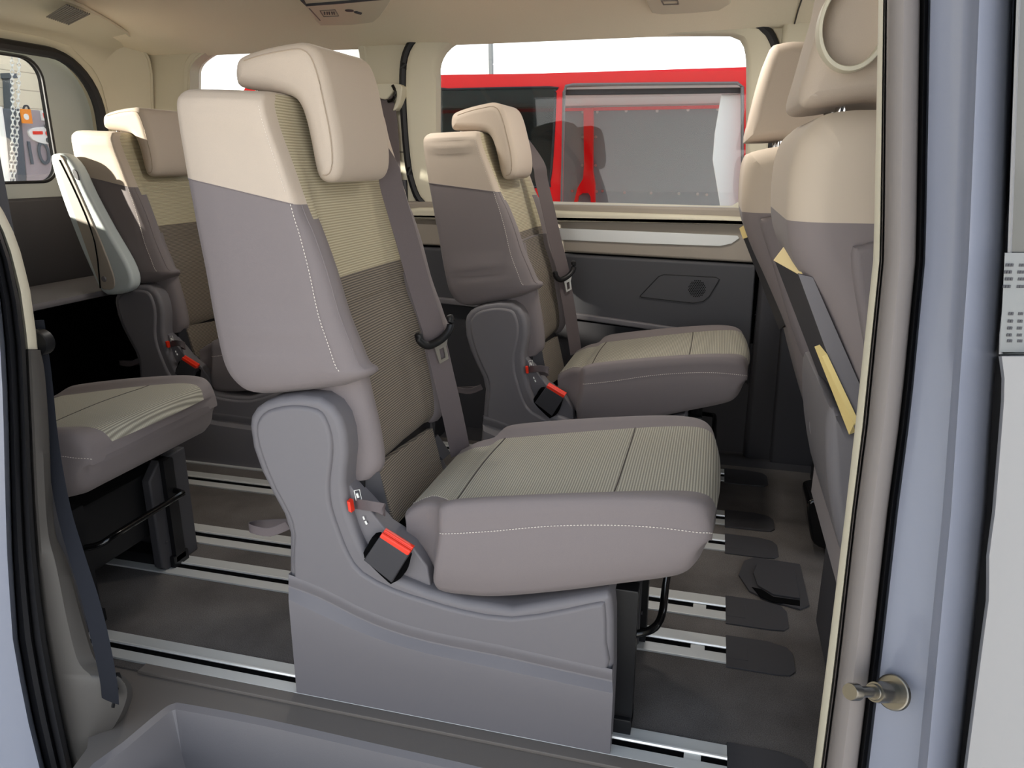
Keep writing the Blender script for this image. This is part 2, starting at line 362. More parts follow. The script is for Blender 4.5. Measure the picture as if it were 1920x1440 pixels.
mb = MB(); slab(mb, [(-1.15, .50), (.16, .40), (.16, -.1), (-1.15, -.1)], 'y', WY+.0, WY+.05, .004, 3); mb.build('kick_panel', 'plastic_d', dr)
spk = PL([(1200, 555), (1235, 518), (1245, 514), (1342, 519), (1349, 523), (1330, 555), (1318, 564), (1300, 567), (1203, 556)], WY-.03)
mb = MB(); slab(mb, spk, 'y', WY-.038, WY-.02, .002, 2); sp_ = mb.build('speaker_cover', 'panel', dr)
mb = MB(); tube(mb, [(p[0], WY-.038, p[1]) for p in spk], .0016, 6, True); mb.build('cover_groove', 'rubber_d', sp_)
mb = MB(); c0 = PY(1307, 541, WY-.035); k = 0
for i in range(-5, 6):
    for j in range(-5, 6):
        x, z = i*.0062+(j % 2)*.003, j*.0056
        if x*x+z*z < .030**2: disc(mb, (c0.x+x, WY-.0385, c0.z+z), (0, -1, 0), .0021, .0006, 6)
mb.build('speaker_holes', 'void', sp_, wn=False)
# pillar between the windows, its seam and lower trim
mb = MB(); slab(mb, [(-2.42, -.1), (1.6, -.1), (1.6, .5), (.6, .86), (-1.0, .86), (-2.42, .80)], 'y', WY+.075, WY+.09, 0); slab(mb, [(.10, .4), (.2, .4), (.2, 1.0), (.14, 1.0)], 'y', WY+.072, WY+.09, 0); st(mb.build('trim_25', 'void'))
mb = MB(); slab(mb, [(-1.33, .96), (-1.15, .96), (-1.15, .55), (-1.33, .55)], 'y', WY-.02, WY, .01, 3); st(mb.build('trim_3', 'panel'))
# front pillar trim behind the driver
mb = MB(); slab(mb, [(.158, .98), (.158, 1.5), (.55, 1.5), (.55, .98)], 'y', WY-.04, WY+.02, .02, 4); st(mb.build('trim_4', 'trim'))
mb = MB(); slab(mb, [(.158, .975), (.55, .975), (.60, -.05), (.158, -.05)], 'y', WY-.05, WY+.02, .02, 4); slab(mb, [(.24, .52), (.45, .52), (.47, -.05), (.25, -.05)], 'y', WY-.075, WY-.03, .012, 3); st(mb.build('trim_5', 'plastic_d'))
mb = MB(); slab(mb, [(.15, .5), (1.6, .5), (1.6, .90), (.60, .90)], 'y', WY, WY+.06, .01, 3); slab(mb, [(.5, -.1), (1.6, -.1), (1.6, .6), (.5, .6)], 'y', WY, WY+.06, .01, 3); st(mb.build('wall_front', 'plastic_d'))
# low wall behind rear seats on the far side
mb = MB(); slab(mb, [(-2.42, .92), (-1.30, .92), (-1.15, .55), (-1.15, .30), (-2.42, .30)], 'y', WY-.03, WY+.06, .015, 3); slab(mb, [(-2.42, .30), (-1.15, .30), (-1.15, -.1), (-2.42, -.1)], 'y', WY-.06, WY+.06, .015, 3)
slab(mb, [(2.56, .0), (2.60, .18), (2.66, .22), (2.75, .24), (2.75, -.05), (2.56, -.05)], 'x', -2.4, -1.0, 0); st(mb.build('trim_6', 'plastic_d'))
# rear end ------------------------------------------------------------
RX = -2.36
def rrect(y0, y1, z0, z1, r, n=7, r2=None):
    pts = []
    for cx, cz, a0, q in ((y1, z1, 0, r), (y0, z1, 90, r), (y0, z0, 180, r2 or r), (y1, z0, 270, r2 or r)):
        ox = cx-q if cx == y1 else cx+q; oz = cz-q if cz == z1 else cz+q
        for k in range(n+1): a = math.radians(a0+90*k/n); pts.append((ox+q*math.cos(a), oz+q*math.sin(a)))
    return pts
opening = rrect(1.10, 2.585, .30, 1.415, .22, 10, .05)
mb = MB(); holed(mb, [(.80, -.1), (2.80, -.1), (2.80, 1.56), (.80, 1.56)], [opening], 'x', RX-.05, RX); st(mb.build('wall_rear', 'trim', sharp=30))
mb = MB(); tube(mb, [(RX+.004, p[0], p[1]) for p in offset(opening, .012)], .020, 8, True); st(mb.build('trim_7', 'rubber_d'))
gl = rrect(1.24, 2.40, .955, 1.385, .075, 7)
mb = MB(); holed(mb, rrect(1.05, 2.62, .25, 1.45, .22, 10, .05), [gl], 'x', RX-.088, RX-.07); tg = st(mb.build('door_2', 'tailgate', sharp=30))
mb = MB(); tube(mb, [(RX-.07, p[0], p[1]) for p in gl], .006, 6, True); mb.build('rubber_seal', 'rubber_d', tg)
mb = MB(); g2 = offset(gl, .003); loft(mb, [[(RX-.090, p[0], p[1]) for p in g2], [(RX-.068, p[0], p[1]) for p in g2]], True, False); mb.build('glass_surround', 'void', tg, wn=False)
mb = MB(); slab(mb, offset(gl, -.005), 'x', RX-.082, RX-.078, 0); mb.build('pane', 'glass', tg, wn=False)
mb = MB(); slab(mb, rrect(1.2, 2.50, .35, .90, .05), 'x', RX-.07, RX-.045, .012, 3); mb.build('inner_panel', 'panel', tg)
# curved rear header and corner pillar trim with its piping
def arc_path(x, y1, ztop, r, zb):
    pts = [(x, 1.1, ztop)]+[(x, y1-r+r*math.sin(a), ztop-r+r*math.cos(a)) for a in [math.radians(9*k) for k in range(11)]]+[(x, y1, zb)]
    return pts
mb = MB(); Rg = [arc_path(RX+.002, 2.62, 1.45, .22, .9), arc_path(RX+.03, 2.645, 1.472, .22, .9), arc_path(RX+.08, 2.70, 1.475, .2, .9), arc_path(RX+.16, 2.735, 1.473, .17, .9)]
def czz(y): 
    P_ = [(1.1, 1.485), (1.8, 1.50), (2.45, 1.485), (2.62, 1.465), (2.72, 1.44), (2.8, 1.42)]; a_, b__ = next(((p, q) for p, q in zip(P_, P_[1:]) if p[0] <= y <= q[0]), (P_[0], P_[1])); return a_[1]+(b__[1]-a_[1])*(y-a_[0])/(b__[0]-a_[0])
lastp = []
for u, v in ((125, 0), (155, 12), (185, 28), (212, 44), (236, 60), (256, 78)):
    p = PZ(u, v, 1.484)
    for _ in range(4): p = PZ(u, v, czz(p.y)-.006)
    lastp.append(tuple(p))
lastp = [(lastp[0][0]+.06, 1.1, 1.479), (lastp[0][0]+.03, 1.6, 1.49)]+lastp+[tuple(PY(u, v, y)) for u, v, y in ((270, 94, 2.715), (279, 112, 2.73), (284, 140, 2.738), (286, 220, 2.74), (288, 400, 2.74))]
def onarc(p, y1, zt, r, x):
    if p[1] < y1-r: return (x, p[1], zt)
    if p[2] < zt-r: return (x, y1, p[2])
    a_ = math.atan2(p[1]-(y1-r), p[2]-(zt-r)); return (x, y1-r+r*math.sin(a_), zt-r+r*math.cos(a_))
Rg = [[onarc(p, 2.62, 1.45, .22, RX+.002) for p in lastp], [onarc(p, 2.645, 1.468, .22, RX+.03) for p in lastp]]
mid1 = [tuple(Vector(a).lerp(Vector(b), .55)+Vector((0, 0, .012 if a[2] > 1.3 else 0))) for a, b in zip(Rg[0], lastp)]
Rg = [Rg[0], Rg[1], mid1, lastp]
loft(mb, Rg, False, False); st(mb.build('trim_8', 'trim', wn=False))
mb = MB(); tube(mb, Rg[-1], .006, 6); st(mb.build('trim_9', 'trim'))
mb = MB()
for i in range(11):
    f = i/10; u0, v0, u1, v1 = 88+(128-88)*f, 32+(46-32)*f, 126+(168-126)*f, 9+(26-9)*f
    tube(mb, [PZ(u0, v0, 1.462), PZ(u1, v1, 1.462)], .0024, 5)
gr_ = mb.build('vent_grille', 'sill'); tag(gr_, 'slatted grey vent grille in the headliner above the tailgate', 'vent')
mb = MB(); slab(mb, [(1.0, -.02), (2.72, -.02), (2.72, .57), (1.0, .57)], 'x', RX+.02, RX+.04, 0); slab(mb, [(2.66, -.02), (2.71, -.02), (2.71, .57), (2.66, .57)], 'x', RX+.03, -2.02, 0); st(mb.build('luggage_dark_sheet', 'void', wn=False))  # added black sheets stand in for the darkness of the luggage space
# near side wall (pillars either side of the door are below)
mb = MB(); holed(mb, [(-2.42, -.1), (-2.42, 1.55), (-1.13, 1.55), (-1.10, 1.2), (-1.10, -.1)], [], 'y', .90, .98); slab(mb, [(.30, -.1), (.30, 1.55), (1.6, 1.55), (1.6, -.1)], 'y', .93, .98, 0); st(mb.build('wall_right', 'panel'))
# luggage shelf and dark luggage floor
mb = MB(); box(mb, RX+.01, -2.04, 1.0, 2.70, .575, .60, .01); o = mb.build('parcel_shelf', 'plastic'); tag(o, 'grey parcel shelf below the tailgate window at the back of the cabin', 'shelf')
# --------------------------------------------------------------- rails
def rail(y0, y1, label):
    r = empty('floor_rail', (-1.1, (y0+y1)/2, 0), label, 'rail', 'aluminium seat rails set in the carpet'); w_ = y1-y0; m = .40*w_
    a = MB(); box(a, -2.30, XE, y0, y0+m*.85, -.004, .0045, .001); a.build('near_flange', 'alu', r, root=r.location)
    a = MB(); box(a, -2.30, XE, y1-m*1.15, y1, -.004, .0045, .001); fl = a.build('far_flange', 'alu', r, root=r.location)
    a = MB(); tube(a, [(-2.30, y1-m*1.15+.002, .005), (XE, y1-m*1.15+.002, .005)], .0035, 6); box(a, -2.30, XE, y1-m*1.15, y1-m*.95, -.006, .0055, .001); a.build('bright_lip', 'alu_hi', fl, root=r.location)
    a = MB(); box(a, -2.30, XE, y0+m*.8, y1-m*1.1, -.004, .0012, .0005); a.build('slot', 'void', r, root=r.location)
    a = MB(); box(a, XE-.075, XE-.045, y0+m*.8, y1-m*1.1, 0, .003, .0005); a.build('slot_stop', 'alu', r, root=r.location)
    return r
lab = ['aluminium seat rail nearest the door sill, under the front edge of the closest seat', 'aluminium floor rail second from the door sill', 'aluminium floor rail third from the door sill, just beyond the nearest seat base', 'aluminium floor rail fourth from the door sill', 'aluminium floor rail fifth from the door sill, under the far seat', 'aluminium floor rail farthest from the open door, beside the far wall']
for (a, c), l in zip(RAILS, lab): rail(a, c, l)
for (a, c), l in zip(RAILS, ['nearest the door sill', 'second from the sill', 'third from the sill', 'fourth from the sill', 'fifth from the sill', 'nearest the far wall']):
    mb = MB(); y0, y1 = a-.012, c+.01
    slab(mb, [(XE, y0), (XE+.10, y0), (XE+.128, y0+.004), (XE+.14, y0+.02), (XE+.14, y1-.035), (XE+.128, y1-.012), (XE+.09, y1), (XE, y1)], 'z', -.002, .0035, .001, 2)
    o = mb.build('rail_end_cover', 'plastic_d'); tag(o, 'dark rounded end cover of the floor rail '+l, 'cover', 'covers at the front ends of the rails')
    mb = MB(); box(mb, XE+.002, XE+.045, y0+.03, y1-.03, .0030, .0042, .0005); mb.build('cover_rib', 'plastic_d', o)
# floor hatch
hx = PLz([(1385, 1078), (1395, 1052), (1415, 1045), (1500, 1058), (1518, 1135), (1500, 1142), (1440, 1125), (1405, 1108)], .004)
r = empty('floor_socket_hatch', (.25, 1.78, 0), 'dark recessed plastic hatch let into the carpet in front of the seats', 'hatch')
mb = MB(); slab(mb, hx, 'z', -.002, .005, .001, 2); mb.build('frame', 'plastic_d', r, root=r.location)
mb = MB(); slab(mb, PLz([(1412, 1075), (1418, 1060), (1490, 1070), (1500, 1123), (1450, 1115), (1420, 1098)], .007), 'z', .003, .010, .002, 2); mb.build('lid', 'plastic_d', r, root=r.location)
mb = MB(); slab(mb, PLz([(1410, 1100), (1428, 1104), (1450, 1118), (1500, 1125), (1500, 1135), (1450, 1128), (1425, 1118)], .007), 'z', .004, .0065, .0005, 2); mb.build('opening', 'void', r, root=r.location)
# --------------------------------------------------------------- sill with step well
well = cr_(PLz([(150, 1455), (230, 1388), (300, 1330), (325, 1316), (350, 1317), (500, 1345), (700, 1390), (950, 1447), (1200, 1520), (1250, 1640), (1000, 1800), (500, 1800), (100, 1600)], 0), 3)
mb = MB(); holed(mb, [(-1.25, 1.084), (.35, 1.084), (.35, .70), (-.99, .70), (-1.04, .88), (-1.10, .95), (-1.25, .96)], [well], 'z', -.03, -.004); st(mb.build('trim_10', 'sill', sharp=20))
mb = MB(); W0 = [Vector((p[0], p[1], -.004)) for p in well]; cw = sum(W0, Vector())/len(W0)
def shrink(k, z): return [Vector((cw.x+(p.x-cw.x)*k, cw.y+(p.y-cw.y)*k, z)) for p in W0]
lp = offset(well, .012); l2 = offset(well, .045); l3 = offset(well, .10)
loft(mb, [W0, [Vector((p[0], p[1], -.010)) for p in lp], [Vector((p[0], p[1], -.09)) for p in l2], [Vector((p[0], p[1], -.20)) for p in l3]], True, False); mb.add([(p[0], p[1], -.20) for p in l3], [tuple(range(len(l3)))]); st(mb.build('trim_11', 'well', sharp=15, wn=False))
mb = MB(); box(mb, -1.10, .2, 1.078, 1.104, -.004, .004, .002); st(mb.build('trim_12', 'sill'))

# --------------------------------------------------------------- door opening: painted pillars and seals
def paths(cols, lo=-300, hi=1750, n=26):
    """cols: list of (list of (u,v), y); sampled at common v"""
    out = []
    for pts, y in cols:
        row = []
        for k in range(n+1):
            v = lo+(hi-lo)*k/n
            if v <= pts[0][1]: a, b = pts[0], pts[1]
            elif v >= pts[-1][1]: a, b = pts[-2], pts[-1]
            else: a, b = next((p, q) for p, q in zip(pts, pts[1:]) if p[1] <= v <= q[1])
            u = a[0]+(b[0]-a[0])*(v-a[1])/(b[1]-a[1]); row.append(PY(u, v, y))
        out.append(row)
    return out
b1 = [(1647, 0), (1638, 480), (1600, 830), (1585, 960), (1552, 1227), (1525, 1440)]
b2 = [(1662, 0), (1657, 480), (1626, 800), (1605, 960), (1573, 1250), (1548, 1440)]
b3 = [(1735, 0), (1727, 480), (1700, 760), (1673, 960), (1646, 1200), (1617, 1440)]
b4 = [(1833, 0), (1813, 480), (1793, 760), (1780, 960), (1757, 1200), (1735, 1440)]
b5 = [(1900, 0), (1884, 480), (1862, 760), (1850, 960), (1826, 1200), (1800, 1440)]
b6 = [(1905, 0), (1888, 480), (1872, 640), (1872, 665), (1879, 720), (1873, 800), (1860, 960), (1849, 1040), (1849, 1120), (1838, 1200), (1807, 1440)]
def mixp(a, b, f):
    vs = sorted(set(v for _, v in a) | set(v for _, v in b))
    def at(l, v):
        p, q = next(((p, q) for p, q in zip(l, l[1:]) if p[1] <= v <= q[1]), (l[0], l[1])); return p[0]+(q[0]-p[0])*(v-p[1])/(q[1]-p[1])
    return [(at(a, v)*(1-f)+at(b, v)*f, v) for v in vs]
def sh(l, d): return [(u+d, v) for u, v in l]
mb = MB(); loft(mb, paths([(sh(b1, 25), 1.00), (sh(b1, 3), .985), (b1, .955), (sh(b1, 3), .92), (mixp(b1, b2, .6), .905), (mixp(b1, b2, .75), .93)]), False, False); st(mb.build('trim_13', 'trim', wn=False))
mb = MB(); loft(mb, paths([(mixp(b1, b2, .68), .925), (mixp(b1, b2, .85), .900), (b2, .93)]), False, False); st(mb.build('trim_14', 'rubber', wn=False))
mb = MB(); loft(mb, paths([(sh(b2, -3), .96), (sh(b2, 2), .89), (mixp(b2, b3, .08), .872), (mixp(b2, b3, .25), .862), (mixp(b2, b3, .45), .858), (mixp(b2, b3, .65), .863), (mixp(b2, b3, .80), .876), (mixp(b2, b3, .86), .90), (mixp(b2, b3, .88), .93)]), False, False); st(mb.build('trim_15', 'rubber', wn=False))
mb = MB(); loft(mb, paths([(mixp(b2, b3, .86), .915), (mixp(b2, b3, .92), .905), (mixp(b2, b3, .98), .89), (b3, .905), (mixp(b3, b4, .06), .91)]), False, False); st(mb.build('trim_16', 'rubber_d', wn=False))
mb = MB(); loft(mb, paths([(sh(b2, 5), .99), (mixp(b3, b4, .02), .93), (mixp(b3, b4, .10), .885), (mixp(b3, b4, .3), .877), (mixp(b3, b4, .7), .866), (mixp(b3, b4, .88), .858), (mixp(b3, b4, .97), .842), (mixp(b4, b5, .05), .836), (mixp(b4, b5, .18), .840), (mixp(b4, b5, .5), .852), (mixp(b4, b5, .85), .862), (mixp(b4, b5, .95), .885), (b5, .95), (sh(b5, 10), 1.0)]), False, False); st(mb.build('trim_17', 'paint', wn=False))
mb = MB(); loft(mb, paths([(b5, .96), (sh(b5, 40), .97)]), False, False); st(mb.build('trim_18', 'void', wn=False))
# front door edge: painted skin below, dark glass applique above with a printed plate
mb = MB(); loft(mb, paths([(sh(b6, 8), .93), (sh(b6, 1), .86), (b6, .835), (sh(b6, 6), .826), (sh(b6, 60), .822), (sh(b6, 300), .82)], 668, 1750), False, False)
loft(mb, [[PY(u, 668, y) for u, y in ((1876, .86), (1878, .835), (1940, .822), (2180, .82))], [PY(u, 664, y) for u, y in ((1876, .87), (1878, .85), (1940, .84), (2180, .84))]], False, False)
dfr = st(mb.build('door_3', 'paint2', wn=False))
mb = MB(); loft(mb, paths([(sh(b6, 8), .93), (b6, .845), (sh(b6, 5), .838), (sh(b6, 60), .835), (sh(b6, 300), .833)], -300, 664), False, False); mb.build('glass_cover', 'foliage', dfr, wn=False)
mb = MB(); loft(mb, paths([(sh(b6, 1), .846), (sh(b6, 1), .836), (sh(b6, 6), .8345), (sh(b6, 9), .838)], -300, 664), False, False); mb.build('edge_strip', 'paint2', dfr, wn=False)
r = tag(MB().add([PY(1884, 474, .834), PY(1960, 474, .832), PY(1952, 660, .832), PY(1875, 660, .834), PY(1884, 474, .836), PY(1960, 474, .834), PY(1952, 660, .834), PY(1875, 660, .836)], [(0, 1, 2, 3), (4, 5, 6, 7), (0, 1, 5, 4), (1, 2, 6, 5), (2, 3, 7, 6), (3, 0, 4, 7)]).build('information_plate', 'machine', wn=False), 'grey plate with small printed rows of figures on the front door edge', 'label')
mb = MB()
for v0, us in ((497, (1893, 1918)), (510, (1890, 1915)), (523, (1892, 1916)), (537, (1888, 1914)), (588, (1899, 1917)), (602, (1898, 1916)), (615, (1897, 1915)), (628, (1896, 1915)), (639, (1897, 1916))):
    for u0 in us:
        for q in range(3 if v0 < 560 else 2):
            a = PY(u0+q*5-v0*.01, v0, .8335); box(mb, a.x-.0011, a.x+.0008, .8325, .8345, a.z-.0014, a.z+.0014, 0)
mb.build('printed_rows', 'ink', r, wn=False)
# door striker pin on the pillar
cp = PY(1683, 1300, .862)
r = empty('door_striker', cp, 'steel door striker pin with round flange on the painted pillar', 'striker')
pe = PY(1593, 1297, .80); cp2 = PY(1672, 1298, .858); dv = (pe-cp2)
mb = MB(); disc(mb, cp2-dv.normalized()*.004, dv, .0215, .005, 28, r2=.020); mb.build('flange', 'dark_steel', r, root=r.location)
mb = MB(); disc(mb, cp2, dv, .0125, dv.length*.42, 20); disc(mb, cp2+dv*.40, dv, .0095, dv.length*.06, 20); tube(mb, [cp2+dv*.42, cp2+dv*.86], .0062, 14); disc(mb, cp2+dv*.84, dv, .0098, dv.length*.16, 20); mb.build('pin', 'dark_steel', r, root=r.location)

# rear edge of the opening: painted body, double seal, pillar trim
l1 = [(-60, 320), (0, 415), (20, 470), (38, 540), (52, 640), (58, 760), (66, 940), (75, 1060), (87, 1160), (110, 1290), (142, 1440)]
l0 = [(-90, 320), (-30, 420), (-12, 500), (2, 580), (9, 660), (14, 760), (18, 940), (22, 1060), (32, 1200), (55, 1330), (82, 1440)]
mb = MB(); loft(mb, paths([(sh(l0, -400), .80), (sh(l0, -120), .80), (sh(l0, -40), .815), (sh(l0, -8), .83), (l0, .85), (sh(l0, 4), .90)]), False, False); st(mb.build('trim_19', 'paint', wn=False))
mb = MB(); loft(mb, paths([(sh(l0, 3), .90), (mixp(l0, l1, .10), .868), (mixp(l0, l1, .25), .858), (mixp(l0, l1, .42), .866), (mixp(l0, l1, .50), .885), (mixp(l0, l1, .58), .868), (mixp(l0, l1, .72), .862), (mixp(l0, l1, .86), .876), (mixp(l0, l1, .92), .91)]), False, False); st(mb.build('trim_20', 'rubber_d', wn=False))
t1 = [(-60, 220), (20, 400), (45, 480), (62, 560), (72, 620), (76, 660)]
mb = MB()
mb = MB(); loft(mb, paths([(mixp(l0, l1, .88), .90), (l1, .895), (sh(l1, 4), .90), (sh(l1, 14), .915), (sh(l1, 18), .95), (sh(l1, 14), 1.0)], -300, 655), False, False); st(mb.build('trim_21', 'trim', wn=False))
lw = [(76, 655), (84, 700), (92, 800), (97, 900), (105, 1000), (130, 1060), (158, 1160), (186, 1240), (232, 1268), (249, 1295), (240, 1330), (215, 1370), (160, 1440)]
lin = sorted(cr_(lw, 4, False), key=lambda q: q[1])
mb = MB(); loft(mb, paths([(mixp(l0, l1, .88), .90), (l1, .892), (sh(l1, 5), .893), (mixp(sh(l1, 5), lin+[(142, 1460)], .5), .905), (mixp(sh(l1, 5), lin+[(142, 1460)], .92), .93), (mixp(sh(l1, 5), lin+[(142, 1460)], 1.0), .96), (mixp(sh(l1, 5), lin+[(142, 1460)], .98), 1.06)], 656, 1460, 90), False, False); st(mb.build('trim_22', 'sill_l', wn=False))
# belt running down the pillar trim
r = empty('pillar_seat_belt', PY(190, 1320, .93), 'dark blue-grey seat belt hanging down the pillar trim at the left door edge', 'seat belt')
bp_ = [PY(u, v, y) for u, v, y in ((74, 600, .98), (86, 700, .97), (98, 830, .955), (118, 950, .94), (143, 1040, .925), (168, 1120, .915), (188, 1200, .905), (203, 1275, .90), (207, 1315, .905))]
bp_ = [Vector(p) for p in cr_([tuple(p) for p in bp_], 4, False)]; nB = len(bp_)
rings = []
for i, p in enumerate(bp_):
    f = i/(nB-1); wd = Vector((.8+.2*f, .4-.4*f, 0)).normalized(); t_ = (bp_[min(i+1, nB-1)]-bp_[max(i-1, 0)]).normalized(); wd = (wd-t_*wd.dot(t_)).normalized(); nn = t_.cross(wd); h = .007+.011*min(1, f*1.4)
    rings.append([p-wd*h, p-wd*h*.5-nn*.002, p+wd*h*.5-nn*.002, p+wd*h, p+wd*h*.5+nn*.001, p-wd*h*.5+nn*.001])
mb = MB(); loft(mb, rings); mb.build('webbing', 'belt_d', r, root=r.location)
mb = MB(); slab(mb, PL([(180, 1300), (190, 1270), (215, 1268), (224, 1290), (218, 1325), (200, 1326)], .925), 'y', .918, .94, .005, 3); mb.build('anchor_cover', 'black', r, root=r.location)
mb = MB(); disc(mb, PY(80, 640, .97), (.2, -1, 0), .022, .02, 20); mb.build('guide_loop', 'black', r, root=r.location)

# ================================================================== PASSENGER SEATS
W = .44; Y0 = 1.12; RO = Vector((-.40, Y0, 0))
def seat():
    r = empty('passenger_seat', RO, 'x', 'seat', 'single seats on the floor rails')
    B = lambda mb, name, m, par=None, **k: mb.build(name, m, par or r, root=RO, **k)
    # ---- backrest shell
    prs = [((345, 162), (470, 166)), ((332, 165), (480, 171)), ((323, 176), (487, 181)), ((322, 195), (491, 198)), ((327, 240), (503, 245)), ((335, 290), (525, 310)), ((342, 333), (548, 383)), ((351, 380), (556, 412)),
           ((360, 430), (565, 440)), ((376, 510), (583, 510)), ((390, 590), (600, 590)), ((402, 650), (620, 650)), ((411, 688), (634, 690)), ((424, 715), (648, 703)), ((446, 738), (652, 716)), ((480, 748), (640, 728)), ((520, 747), (615, 738))]
    bul = [.0, .001, .002, .002, .003, .005, .008, .012, .016, .024, .032, .036, .038, .036, .03, .015, .0]
    ins = [.05, .02, .008, .0, 0, 0, 0, 0, 0, 0, 0, 0, .002, .006, .014, .03, .05]
    K = 3; WB = .475
    bb = cr_([tuple(PY(*p[0], Y0)) for p in prs], K, False); ff = cr_([tuple(PY(*p[1], Y0)) for p in prs], K, False)
    bu = cr_([(x,) for x in bul], K, False); ii = cr_([(x,) for x in ins], K, False)
    prof = [(0, 0, .05), (0, .0, .028), (.012, 0, .012), (.04, 0, .004), (.10, 0, 0), (.3, 0, -.004), (.6, 0, -.005), (.85, 0, -.002), (.97, 0, .0), (1, 0, .003), (1, .45, .008), (1, .8, .018), (1, 1.0, .034), (1, .92, .05), (1, .55, .060), (1, .22, .066), (1, .05, .075), (1, -.02, .10), (1, -.10, .15)]
    full = [(a, b_, y) for a, b_, y in prof]+[(1, -.12, WB/2)]+[(a, b_, WB-y) for a, b_, y in reversed(prof)]
    npf = len(prof); rings = []
    for b0, f0, bq, iq in zip(bb, ff, bu, ii):
        b0, f0 = Vector(b0), Vector(f0); e_ = (f0-b0); e_.y = 0; eu = e_.normalized(); ring = []
        for a, k, y in full:
            yy = y+(iq[0] if y < WB/2 else -iq[0])*(1-abs(y-WB/2)*0) ; yy = min(max(yy, 0 if y < WB/2 else 0), WB) if iq[0] == 0 else yy
            p = b0+e_*a+eu*(bq[0]*k-(.008 if 16 <= full.index((a, k, y)) <= len(full)-17 else 0)*min(1, bq[0]*60)); ring.append(Vector((p.x, Y0+yy, p.z)))
        rings.append(ring)
    NR = len(full)
    def isins(k, i): return (15 if k > 6*K+2 else 12) <= i < NR-(16 if k > 6*K+2 else 13) and 2 <= k
    A = MB(); D = MB()
    base = [tuple(p) for rg in rings for p in rg]; A.v = list(base); D.v = list(base)
    for k in range(len(rings)-1):
        for i in range(NR):
            j = (i+1) % NR; f = (k*NR+i, k*NR+j, (k+1)*NR+j, (k+1)*NR+i)
            if isins(k, i) and k >= 10*K: continue
            if isins(k, i): D.f.append(f); D.m.append(0 if k < 9*K+1 else 1)
            else: A.f.append(f); A.m.append(0 if k < 6*K else 1)
    A.f.append(tuple(range(NR))); A.m.append(0); A.f.append(tuple((len(rings)-1)*NR+i for i in range(NR))); A.m.append(1)
    def clean(mbx):
        us = sorted(set(i for f in mbx.f for i in f)); mpx = {u: q for q, u in enumerate(us)}; mbx.v = [mbx.v[u] for u in us]; mbx.f = [tuple(mpx[i] for i in f) for f in mbx.f]
    clean(A); clean(D)
    back = B(A, 'backrest', ['beige', 'grey'], sharp=60, wn=False)
    B(D, 'backrest_insert', ['rib_light', 'rib_dark'], back, sharp=60, wn=False)
    s_ = MB(); dashes(s_, [Vector((Vector(f0).x-.003, Y0-.0008, f0[2])) for f0 in ff[6*K:13*K]]); dashes(s_, [Vector((Vector(f0).x-.006, Y0-.0004, f0[2])) for f0 in ff[3*K:6*K]], .002, .003, .0006); B(s_, 'stitching', 'thread', back, wn=False)
    s_ = MB(); tube(s_, [rg[5 if q < 0 else 11] for q, rg in enumerate(rings[6*K:13*K])], .0011, 5)
    tube(s_, [Vector(p)+Vector((0, -.0005, 0)) for p in [rings[6*K][i] for i in range(2, 10)]], .0009, 5); B(s_, 'seam_cord', 'grey', back, wn=False)
    # ---- lower core of the backrest
    def core(px, dy): return [tuple(PY(u, v, Y0+dy)) for u, v in px]
    cb = core([(500, 560), (520, 600), (535, 655), (545, 700), (550, 740), (575, 800), (605, 850), (622, 880), (650, 898)], .05)
    cf = core([(616, 560), (625, 600), (647, 655), (661, 700), (673, 750), (686, 805), (694, 855), (693, 882), (680, 900)], .05)
    cb = cr_(cb, 3, False); cf = cr_(cf, 3, False); C1 = MB(); C2 = MB(); rings = []
    pr = [(0, 0, .05), (0, 0, .06), (.3, 0, .048), (.9, 0, .046), (1, .3, .05), (1, .8, .062), (1, .9, .075), (1, .5, .088), (1, .0, .094), (1, -.25, .12)]
    fl = pr+[(1, -.4, WB/2)]+[(a, k, WB-y) for a, k, y in reversed(pr)]
    for b0, f0 in zip(cb, cf):
        b0, f0 = Vector(b0), Vector(f0); e_ = f0-b0; eu = e_.normalized(); rings.append([Vector((p.x, Y0+y, p.z)) for p, y in ((b0+e_*a+eu*.02*k, y) for a, k, y in fl)])
    n2 = len(fl)
    C1.v = [tuple(p) for rg in rings for p in rg]; C2.v = list(C1.v)
    for k in range(len(rings)-1):
        for i in range(n2):
            j = (i+1) % n2; f = (k*n2+i, k*n2+j, (k+1)*n2+j, (k+1)*n2+i); (C2 if 8 <= i < n2-9 else C1).f.append(f)
    C1.f.append(tuple(range(n2))); C1.f.append(tuple((len(rings)-1)*n2+i for i in range(n2)))
    C1.m = [0]*len(C1.f); C2.m = [0]*len(C2.f); clean(C1); clean(C2)
    co = B(C1, 'lower_backrest', 'grey', sharp=60, wn=False); B(C2, 'lower_insert', 'rib_dark', co, sharp=60, wn=False)
    # lumbar flap and its grey frame
    f_ = MB(); q = [PY(703, 874, Y0+.075), PY(806, 803, Y0+.37), PY(832, 905, Y0+.37), PY(736, 985, Y0+.075)]; nn = (q[1]-q[0]).cross(q[3]-q[0]).normalized(); nn = nn if nn.x > 0 else -nn
    f_.add([p+nn*.006 for p in q]+[p-nn*.03 for p in q], [(0, 1, 2, 3), (4, 5, 6, 7), (0, 1, 5, 4), (1, 2, 6, 5), (2, 3, 7, 6), (3, 0, 4, 7)]); B(f_, 'lower_back_flap', 'rib_dark')
    f_ = MB(); q0 = [PY(662, 905, Y0+.05), PY(708, 885, Y0+.06), PY(728, 965, Y0+.06), PY(690, 1010, Y0+.045)]
    q1 = [PY(800, 838, Y0+.37), PY(818, 815, Y0+.40), PY(842, 850, Y0+.40), PY(828, 862, Y0+.37)]
